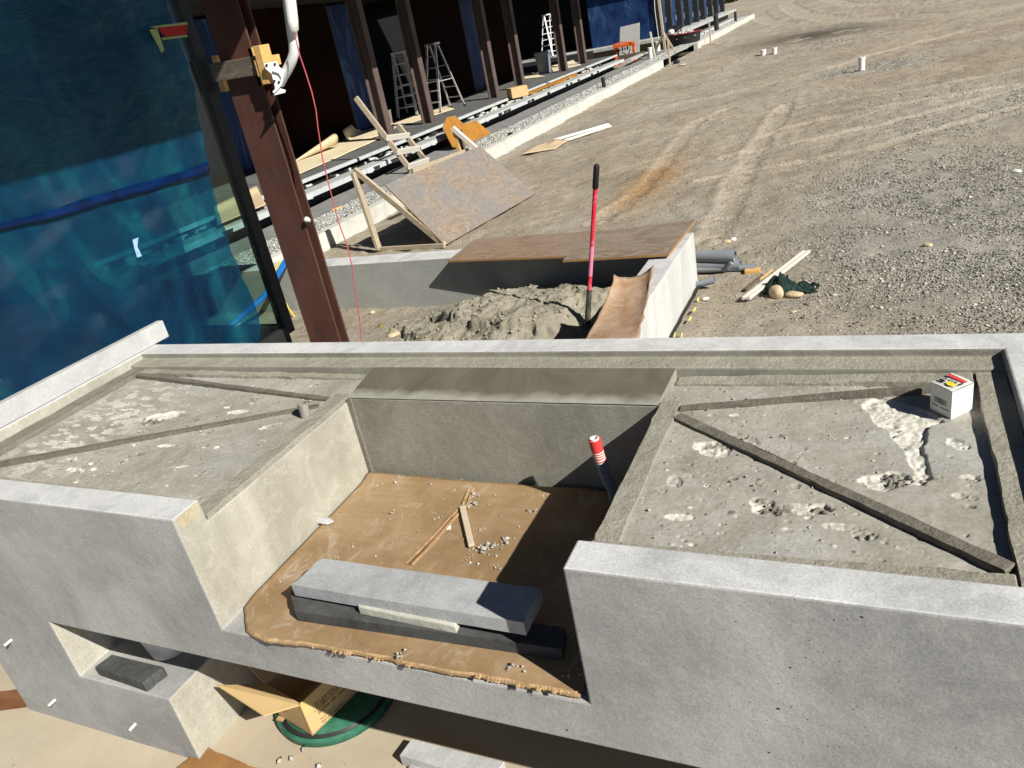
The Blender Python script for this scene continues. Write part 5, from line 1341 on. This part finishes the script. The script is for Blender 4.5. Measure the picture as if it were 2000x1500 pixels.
for pa, pb in (((757, 267), (795, 253)), ((778, 294), (815, 280)), ((799, 319), (834, 305))):
    def on(line0, line1, px):
        best = min(np.linspace(0, 1, 400), key=lambda s: abs((lambda q: 1000 + FPX * q[0] / q[2])(ROWS @ (np.array(line0.lerp(line1, s)) - CAM)) - px)); return line0.lerp(line1, best)
    s0 = on(a0, a1, pa[0]); s1 = on(b0, b1, pb[0]); off = Vector((0.05, -0.04, 0.03))
    stud(s0 + off - (s1 - s0) * 0.06, s1 + off + (s1 - s0) * 0.06, 0.035, 0.10, 'stud_pale', (0.4, 0, 1), lad, 'rung')
def orange_board():
    X = -7.75
    q = [PX(*a, X) for a in ((882, 246), (893, 226), (909, 223), (919, 240), (942, 233), (967, 267), (936, 291), (905, 291), (889, 286))]
    m = MB(); N = len(q); tilt = lambda p: (p[0] - 0.35 * (p[2] + 0.4), p[1], p[2])
    m.add([tilt(p) for p in q] + [(tilt(p)[0] - 0.016, p[1], p[2] - 0.006) for p in q], [tuple(range(N)), tuple(reversed(range(N, 2 * N)))] + [(i, i + N, (i + 1) % N + N, (i + 1) % N) for i in range(N)])
    o = m.build('plywood_offcut', 'ply_orange', org=tuple(q[-1])); tag(o, 'notched orange plywood offcut leaning against the deck edge', 'plywood')
orange_board()
a = PZ(840, 342, -0.27); b = PZ(858, 395, -0.27)
q0 = PZ(648, 411, -0.26); o = MB().bar(q0, q0 + [0.05, 0.18, 0], 0.05, 0.03).build('wood_offcut', 'stud_fresh', org=tuple(q0)); tag(o, 'small tan wood offcut on the kerb gravel near the column', 'lumber')

# ================================================================== YARD THINGS
def lying_pipe(p0, p1, r, label, mat='grey_pipe', name='grey_pipe', cat='pipe', wall=0.12):
    o = MB().pipe(p0, p1, r, r * (1 - wall * 1.6), 20).build(name, mat, org=tuple(p1)); return tag(o, label, cat)
lying_pipe((-3.0, 6.62, G + 0.15), PZ(1436, 500, G + 0.14), 0.052, 'thickest grey plastic pipe on top of the pile behind the wall')
lying_pipe((-3.0, 6.50, G + 0.055), PZ(1446, 517, G + 0.06), 0.045, 'middle grey plastic pipe of the pile behind the wall')
lying_pipe((-3.0, 6.36, G + 0.035), PZ(1476, 522, G + 0.035), 0.026, 'thin long grey plastic pipe at the front of the pile')
o = MB().tube([PZ(1432, 508, G + 0.10), PZ(1427, 515, G + 0.09), PZ(1420, 523, G + 0.05)], 0.020, 10).build('grey_pipe', 'grey_pipe', org=tuple(PZ(1420, 523, G))); tag(o, 'short bent grey pipe piece lying across the pipe pile', 'pipe')
q = PZ(1396, 552, G + 0.05); o = MB().pipe((-1.50, 5.95, G + 0.0), q + [0, 0, 0.02], 0.026, 0.021).build('pipe_outlet', 'grey_pipe', org=tuple(q)); tag(o, 'grey pipe end poking out at the foot of the pale wall', 'pipe')
def boardpx(p0, p1, w, h, mat, label, name='wood_offcut', z=0.02, cat='lumber'):
    a = PZ(*p0, G + z); b = PZ(*p1, G + z); o = MB().bar(a, b, w, h).build(name, mat, org=tuple(a), bevel=0.002); return tag(o, label, cat)
t = empty('trim_board', tuple(PZ(1455, 584, G)), 'long white grooved trim board lying on the gravel', 'trim')
for dx in (-0.022, 0.0, 0.022):
    a = PZ(1456, 583, G + 0.035) + [dx, 0.01 * dx, 0]; b = PZ(1575, 491, G + 0.035) + [dx, 0, 0]
    MB().bar(a, b, 0.019 if dx else 0.024, 0.022 if dx else 0.014).build('bead', 'stud_pale', t)
boardpx((1455, 530), (1485, 528), 0.07, 0.03, 'stud_fresh', 'small reddish wood block at the end of the pipe pile')
boardpx((1456, 566), (1490, 538), 0.025, 0.018, 'stud_dark', 'dark brown stick beside the white trim board', 'wood_stick')
boardpx((1484, 546), (1508, 527), 0.014, 0.012, 'stud_fresh', 'thin tan stick above the dark brown stick', 'wood_stick')
def net():
    c = PZ(1533, 566, G)
    def fn(u, v):
        x = (u - 0.42) * 0.40; y = (v - 0.5) * 0.22 * (1 - 0.5 * abs(u - 0.4))
        f_ = float(fbm(u * 9, v * 8, 4, 4)); h = 0.085 * math.exp(-((u - 0.3) / 0.25) ** 2) * (1 - (2 * v - 1) ** 2) * (0.5 + f_) + 0.11 * abs(f_ - 0.5)
        return (c[0] + x + 0.03 * float(vnoise(u * 6, v * 6, 8)), c[1] + y, G - 0.005 + max(0.0, h))
    o = MB().grid(fn, 60, 36, False).build('green_netting', 'green_net', org=tuple(c), fix=False, solid=0.002); tag(o, 'crumpled dark green netting beside the white trim board', 'netting')
net()
rock(1517, 580, (0.062, 0.058), 'rock_tan', 'stone', 'round tan stone in front of the green netting', 'stone', G - 0.005, 0.85, 5)
rock(1551, 580, (0.060, 0.042), 'rock_tan', 'stone', 'flat tan stone at the right end of the green netting', 'stone', G - 0.005, 0.6, 9)
for i, (a, l) in enumerate((((1432, 470), 'white stone on the soil above the pipe pile'), ((1420, 474), 'cream stone chip on the soil above the pipe pile'), ((1378, 586), 'pale stone chip by the foot of the pale wall'), ((1550, 612), 'pale flat chip below the two tan stones'),
                            ((1985, 338), 'pale stone at the right edge of the yard'), ((1812, 482), 'white stone in the gravel field'), ((1340, 470), 'small white pebble by the plywood corner'))):
    rock(*a, (0.028 + 0.0022 * (600 - a[1]) / 30, 0.022 + 0.002 * (600 - a[1]) / 30), 'plaster' if i % 2 == 0 else 'rock_tan', 'stone', l, 'stone', G - 0.004, 0.55, i + 20)
for p0, p1, l in (((1082, 274), (1188, 243), 'upper white conduit length lying on the yard soil'), ((1100, 276), (1192, 246), 'lower white conduit length lying beside the first')):
    a, b = PZ(*p0, G + 0.04), PZ(*p1, G + 0.04); lying_pipe(a, b, 0.026, l, 'white_plastic', 'white_conduit', 'conduit')
def card_scrap():
    a, b, c, d = (PZ(*k, G + 0.02) for k in ((1016, 303), (1085, 292), (1112, 277), (1062, 284)))
    def fn(u, v):
        p = Vector(a).lerp(Vector(b), u).lerp(Vector(d).lerp(Vector(c), u), v); return (p.x, p.y, G + 0.012 + 0.10 * v * float(fbm(u * 4, v * 2, 3, 5)) + 0.02)
    o = MB().grid(fn, 16, 6).build('cardboard_scrap', 'kraft', org=tuple(a), fix=False, solid=0.008); tag(o, 'bent brown cardboard scrap near the white conduits', 'cardboard')
card_scrap()
def standing_pipe(px, py, h, r, label, mat='white_plastic', name='white_pipe', lean=0.0, cat='pipe', z=None, cap=True):
    zz = G if z is None else z; p = PZ(px, py, zz); e = empty(name, (p[0], p[1], zz), label, cat)
    MB().pipe((p[0], p[1], zz - 0.05), (p[0] + lean, p[1], zz + h), r, r * 0.86, 20).build('barrel', mat, e)
    if cap: MB().lathe([(r * 0.86, h + 0.0), (r * 1.12, h + 0.0), (r * 1.12, h - 0.05), (r, h - 0.052)], (p[0] + lean, p[1], zz), 20).build('collar', mat, e)
    return e
standing_pipe(1683, 138, 0.27, 0.062, 'tall white pipe standing alone in the gravel patch')
standing_pipe(1491, 108, 0.16, 0.075, 'left one of two short white pipes in the far yard')
standing_pipe(1513, 105, 0.17, 0.070, 'right one of two short white pipes in the far yard')
standing_pipe(1272, 122, 0.52, 0.075, 'white pipe standing at the near kerb end')
standing_pipe(1286, 107, 0.50, 0.10, 'thicker white pipe standing behind the kerb end')
standing_pipe(1180, 172, 0.28, 0.055, 'black pipe stub in the kerb gravel', 'dark_plastic', 'black_pipe', z=-0.28, cap=False)
standing_pipe(1437, 43, 0.50, 0.07, 'thin black post between the far kerbs', 'dark_plastic', 'black_pipe', z=-0.28, cap=False)
standing_pipe(1400, 61, 0.70, 0.11, 'thick black pipe under the far building edge', 'dark_plastic', 'black_pipe', z=-0.28, cap=False)
standing_pipe(997, 265, 0.06, 0.05, 'low black pipe cap in the kerb gravel beyond the ramp', 'dark_plastic', 'black_pipe', z=-0.27, cap=False)
def stake(px, py, h, w, label, mat='stake_wood', lean=(0, 0), z=G, name='wooden_stake', cat='stake'):
    p = PZ(px, py, z); o = MB().bar((p[0], p[1], z - 0.1), (p[0] + lean[0], p[1] + lean[1], z + h), w, w, (0, 1, 0)).build(name, mat, org=(p[0], p[1], z), bevel=0.004); tag(o, label, cat)
stake(1281, 119, 1.02, 0.06, 'leaning pale stake behind the first white pipe', 'stud_pale', (-0.10, 0))
stake(1309, 129, 0.80, 0.055, 'short wooden stake just past the kerb end')
tp = empty('timber_prop', tuple(PZ(1301, 112, G)), 'tall braced timber pole beside the black tub', 'pole')
p = PZ(1301, 112, G)
MB().bar((p[0], p[1], G), (p[0] - 0.12, p[1], 3.1), 0.09, 0.09, (0, 1, 0)).build('pole', 'stake_wood', tp, bevel=0.004)
MB().bar((p[0] - 0.55, p[1] - 0.25, G), (p[0] - 0.03, p[1] - 0.06, 0.35), 0.09, 0.05, (0, 1, 0)).build('brace', 'stud_dark', tp); MB().bar((p[0] + 0.45, p[1] - 0.1, G), (p[0] - 0.02, p[1] + 0.07, 0.4), 0.07, 0.05, (0, 1, 0)).build('brace', 'stake_wood', tp)
MB().box((p[0] - 0.2, p[1] - 0.2, G - 0.02), (p[0] + 0.9, p[1] - 0.05, G + 0.06)).build('sole_plate', 'stud_dark', tp)
w_ = [Vector(PY(*a, p[1] - 0.3)) for a in ((1277, -20), (1279, 20), (1283, 50), (1287, 78))]
o = MB().tube([tuple(v) for v in w_], 0.012, 6).build('hanging_cable', 'white_plastic', org=tuple(w_[-1])); tag(o, 'thin pale cable hanging left of the timber pole', 'cable')
stake(1388, 86, 0.86, 0.055, 'thin wooden stake in front of the far kerb')
def tub():
    c = (-7.33, 34.45, G); e = empty('round_tub', c, 'black round tub heaped with stone beside the far kerb', 'tub')
    MB().lathe([(0.001, 0.0), (0.60, 0.0), (0.68, 0.58), (0.71, 0.58), (0.71, 0.62), (0.66, 0.62), (0.60, 0.40)], c, 40).build('shell', 'black_tub', e)
    MB().lathe([(0.655, 0.60), (0.70, 0.625), (0.715, 0.60)], c, 40).build('rim', 'tag_red', e)
    n = 420; r = 0.62 * np.sqrt(rng.random(n)); a = rng.random(n) * 6.28
    P = np.stack([c[0] + r * np.cos(a), c[1] + r * np.sin(a), G + 0.42 + 0.34 * np.clip(1 - r / 0.62, 0, 1) + 0.03 * rng.random(n)], 1)
    o = stones('stone_fill', P, 0.05 + 0.04 * rng.random(n), 'gravel_pale', parent=e); o['kind'] = 'stuff'
tub()
p = PZ(1385, 88, G)
o = MB().box((p[0] - 0.45, p[1] - 0.25, G - 0.01), (p[0] + 0.35, p[1] + 0.1, G + 0.05)).build('wood_offcut', 'stud_weathered', org=tuple(p), bevel=0.01); tag(o, 'flat grey board lying below the thin far stake', 'lumber')
rock(1322, 124, (0.10, 0.09), 'dark_plastic', 'stone', 'small dark block beside the short wooden stake', 'stone', G, 0.8, 3); rock(1333, 128, (0.12, 0.08), 'rock_tan', 'stone', 'flat cream stone right of the small dark block', 'stone', G, 0.4, 4)
pl = [PY(1208, 54, 33.0), PY(1246, 45, 33.0), PY(1249, 118, 33.0), PY(1209, 124, 33.0)]
m = MB().slab([pl[3], pl[2], pl[1] + [0, 0.25, 0], pl[0] + [0, 0.25, 0]], 0.03, (0, -1, 0)); o = m.build('cement_board', 'slab_grey', org=tuple(pl[3])); tag(o, 'grey cement board standing upright behind the orange rack', 'panel')
def rack():
    c = (-9.08, 31.75, G); e = empty('orange_rack', c, 'orange steel rack with hanging clamps at the deck end', 'rack')
    H = 0.74; w = 0.36
    for sx in (-1, 1):
        MB().box((c[0] + sx * w - 0.045, c[1] - 0.05, G), (c[0] + sx * w + 0.045, c[1] + 0.05, G + H)).build('upright', 'orange_paint', e, bevel=0.008)
        MB().box((c[0] + sx * w - 0.05, c[1] - 0.30, G), (c[0] + sx * w + 0.05, c[1] + 0.30, G + 0.07)).build('foot', 'orange_paint', e, bevel=0.008)
    MB().box((c[0] - w - 0.08, c[1] - 0.07, G + H - 0.12), (c[0] + w + 0.08, c[1] + 0.055, G + H)).build('top_rail', 'orange_paint', e, bevel=0.008)
    MB().box((c[0] - w - 0.04, c[1] - 0.055, G + 0.10), (c[0] + w + 0.0, c[1] - 0.052 + 0.1, G + 0.20)).build('lower_rail', 'orange_paint', e, bevel=0.008)
    MB().tube([(c[0] - w, c[1] - 0.2, G + H + 0.03), (c[0], c[1] - 0.25, G + H + 0.07), (c[0] + w, c[1] - 0.2, G + H + 0.02)], 0.022, 8).build('hose', 'orange_paint', e)
    for k in range(6):
        x = c[0] - 0.27 + 0.105 * k
        MB().box((x - 0.03, c[1] - 0.10, G + H - 0.25), (x + 0.03, c[1] - 0.075, G + H - 0.11)).build('clamp', 'galvanised' if k % 2 else 'dark_metal', e, bevel=0.005)
    MB().bar((c[0] - 0.1, c[1] - 0.08, G + 0.45), (c[0] + 0.3, c[1] - 0.08, G + 0.18), 0.03, 0.03).build('brace', 'dark_metal', e); MB().bar((c[0] + 0.05, c[1] - 0.09, G + 0.15), (c[0] + 0.25, c[1] - 0.09, G + 0.5), 0.03, 0.03).build('brace', 'dark_metal', e)
    pts = [(c[0] + w, c[1] - 0.12, G + 0.45), (c[0] + w + 0.2, c[1] - 0.3, G + 0.15), (c[0] + w + 0.6, c[1] - 0.4, G + 0.02), (c[0] + w + 1.1, c[1] - 0.2, G + 0.02)]
    MB().tube(pts, 0.016, 6).build('cable', 'rubber', e)
rack()
def scaffold_plank():
    a = PZ(1155, 142, -0.32); b = PZ(1212, 108, -0.02)
    o = MB().box((-8.2, 28.5, -0.16), (-7.95, 30.9, -0.10)).build('plank', 'ledge_pale', org=(-8.1, 29.5, -0.16)); tag(o, 'pale plank continuing the deck ledge towards the orange rack', 'plank')
    o = MB().box((-9.02, 30.55, -0.2), (-8.0, 30.75, -0.05)).build('plank', 'stud_dark', org=(-8.5, 30.6, -0.2)); tag(o, 'dark cross plank under the deck end', 'plank')
scaffold_plank()

# ================================================================== DECK THINGS
def stepladder(base, yaw, H, label, width=0.55, spread=0.95, steps=5, mat='aluminium'):
    """A-frame: stepped front pair and plain rear pair joined by a cap"""
    e = empty('stepladder', base, label, 'ladder'); c, s = math.cos(yaw), math.sin(yaw)
    def P(x, y, z): return (base[0] + x * c - y * s, base[1] + x * s + y * c, base[2] + z)
    for sx in (-1, 1):
        MB().bar(P(sx * width / 2, -spread / 2, 0), P(sx * width * 0.28, -0.05, H), 0.028, 0.075, (c, s, 0)).build('rail', mat, e, bevel=0.003)
        MB().bar(P(sx * width / 2, spread / 2, 0), P(sx * width * 0.28, 0.05, H - 0.03), 0.024, 0.05, (c, s, 0)).build('rear_rail', mat, e, bevel=0.003)
        MB().bar(P(sx * width * 0.4, -spread * 0.27, H * 0.46), P(sx * width * 0.4, spread * 0.27, H * 0.46), 0.008, 0.02).build('spreader', mat, e)
        for yy in (-1, 1): MB().box(tuple(np.array(P(sx * width / 2, yy * spread / 2, 0)) - [0.03, 0.03, 0]), tuple(np.array(P(sx * width / 2, yy * spread / 2, 0)) + [0.03, 0.03, 0.05])).build('foot', 'dark_plastic', e)
    for k in range(1, steps + 1):
        t = k / (steps + 1); w = width / 2 + (width * 0.28 - width / 2) * t; y = -spread / 2 + (spread / 2 - 0.05) * t
        MB().bar(P(-w, y, H * t), P(w, y, H * t), 0.08, 0.028).build('step', mat, e, bevel=0.003)
        if k < steps: MB().bar(P(-w, -y, H * t), P(w, -y, H * t), 0.03, 0.025).build('rear_brace', mat, e)
    MB().bar(P(-width * 0.36, 0, H + 0.01), P(width * 0.36, 0, H + 0.01), 0.20, 0.05).build('cap', mat, e, bevel=0.006)
    return e
p = PZ(803, 226, 0.003); stepladder((p[0] + 0.05, p[1], 0.003), 0.25, 1.62, 'aluminium stepladder left of the second deck column')
p = PZ(868, 216, 0.003); stepladder((p[0] + 0.05, p[1], 0.003), -0.30, 1.66, 'aluminium stepladder right of the second deck column')
p = PZ(1070, 114, 0.003); stepladder((p[0] + 0.0, p[1] + 0.7, 0.003), 0.9, 1.85, 'bright aluminium stepladder standing behind the grey bin', 0.62, 1.1, 6, 'white_paint')
def bin_():
    p = PZ(1065, 143, 0.0); c = (p[0], p[1], 0.002); e = empty('waste_bin', c, 'round grey plastic waste bin on the deck', 'bin')
    MB().lathe([(0.001, 0.0), (0.21, 0.0), (0.27, 0.62), (0.30, 0.63), (0.305, 0.70), (0.285, 0.72), (0.26, 0.70), (0.20, 0.02)], c, 40).build('barrel', 'grey_plastic', e)
    for k in range(10):
        a = 2 * math.pi * k / 10; MB().bar((c[0] + 0.214 * math.cos(a), c[1] + 0.214 * math.sin(a), 0.03), (c[0] + 0.264 * math.cos(a), c[1] + 0.264 * math.sin(a), 0.56), 0.02, 0.02, (math.cos(a), math.sin(a), 0)).build('rib', 'grey_plastic', e)
    for a in (3.3, 0.2): MB().box((c[0] + 0.29 * math.cos(a) - 0.05, c[1] + 0.29 * math.sin(a) - 0.06, 0.52), (c[0] + 0.31 * math.cos(a) + 0.03, c[1] + 0.29 * math.sin(a) + 0.06, 0.60)).build('handle', 'grey_plastic', e, bevel=0.01)
bin_()
p = PZ(1010, 192, -0.04); cb = empty('small_carton', tuple(p), 'closed brown carton on the deck edge', 'carton')
MB().bar((p[0] - 0.18, p[1] - 0.05, p[2] + 0.15), (p[0] + 0.16, p[1] + 0.28, p[2] + 0.15), 0.36, 0.26).build('body', 'box_card', cb, bevel=0.006)
MB().bar((p[0] + 0.165, p[1] + 0.285, p[2] + 0.22), (p[0] + 0.170, p[1] + 0.290, p[2] + 0.22), 0.12, 0.09).build('shipping_label', 'white_card', cb)
def deck_paper(quad, label, seed, curl=0.0, name='kraft_paper', mat='kraft_pale'):
    Q = [Vector(PZ(*a, 0.012)) for a in quad]
    def fn(u, v):
        p = Q[0].lerp(Q[1], u).lerp(Q[3].lerp(Q[2], u), v); return (p.x, p.y, 0.010 + 0.012 * float(fbm(p.x * 2, p.y * 2, 3, seed)) + curl * max(0, v - 0.7) ** 2 * 8)
    o = MB().grid(fn, 24, 14).build(name, mat, org=tuple(Q[0]), fix=False, solid=0.003); tag(o, label, 'paper')
deck_paper([(575, 345), (740, 272), (690, 262), (560, 322)], 'long pale kraft paper sheet on the deck beside the big column', 3)
deck_paper([(690, 276), (758, 262), (725, 238), (675, 276)], 'curled up kraft paper sheet against the dark wall', 5, 0.35)
deck_paper([(768, 252), (888, 213), (870, 208), (765, 240)], 'kraft paper strip under the stepladders', 7)
deck_paper([(1000, 157), (1064, 150), (1040, 143), (990, 153)], 'crumpled kraft paper left of the grey bin', 9, 0.05)
deck_paper([(1080, 140), (1135, 127), (1120, 120), (1075, 132)], 'crumpled kraft paper right of the grey bin', 11, 0.08)
deck_paper([(425, 440), (520, 400), (505, 372), (420, 415)], 'kraft paper pile on the deck seen through the near glass', 13, 0.12, mat='kraft')
def roll():
    a, b = PZ(578, 318, 0.0), PZ(655, 290, 0.0); d = Vector(b - a)
    def fn(u, v):
        p = Vector(a) + d * u; t = -0.4 + 4.6 * v; r = 0.02 + 0.13 * u
        n = Vector((-d.y, d.x, 0)).normalized(); return tuple(p + n * (r * math.cos(t)) + Vector((0, 0, r + 0.012 + r * math.sin(t - 0.5))))
    o = MB().grid(fn, 14, 20).build('kraft_roll', 'kraft', org=tuple(a), fix=False, solid=0.003); tag(o, 'cone shaped curl of kraft paper on the deck', 'paper')
roll()
p = PZ(741, 252, 0.0); e = empty('white_bucket', tuple(p), 'white bucket behind the first deck column', 'bucket')
MB().lathe([(0.001, 0), (0.13, 0), (0.15, 0.33), (0.16, 0.34), (0.16, 0.37), (0.14, 0.37), (0.12, 0.02)], (p[0] - 0.1, p[1] + 0.6, 0.002), 28).build('tub', 'white_plastic', e)
bg_ = empty('plastic_bag', (-8.75, 38.4, 0), 'black and white bundle lying on the far slab edge', 'bag')
mm = MB(); blob(mm, (-8.85, 39.6, 0.15), (0.25, 0.5, 0.18), 3, 12, 8, 0.3); mm.build('bundle', 'rubber', bg_); mm = MB(); blob(mm, (-8.8, 38.7, 0.08), (0.2, 0.45, 0.10), 5, 12, 8, 0.3); mm.build('wrapper', 'white_card', bg_)

# far scrub at the yard's edge
def scrub():
    n = 9000; X = -48 + 46 * rng.random(n); Y = 84 + 26 * rng.random(n) + 6 * fbm(X * 0.2, X * 0, 3, 4)
    k = fbm(X * 0.25, Y * 0.25, 3, 9) > 0.46; X = X[k]; Y = Y[k]; n = len(X)
    P = np.stack([X, Y, gz(X, Y) + 0.15 + 0.5 * rng.random(n)], 1)
    o = stones('scrub', P, 0.16 + 0.28 * rng.random(n), 'scrub', flat=0.9); tag(o, 'low dark scrub at the far edge of the yard', 'scrub', kind='stuff')
scrub()
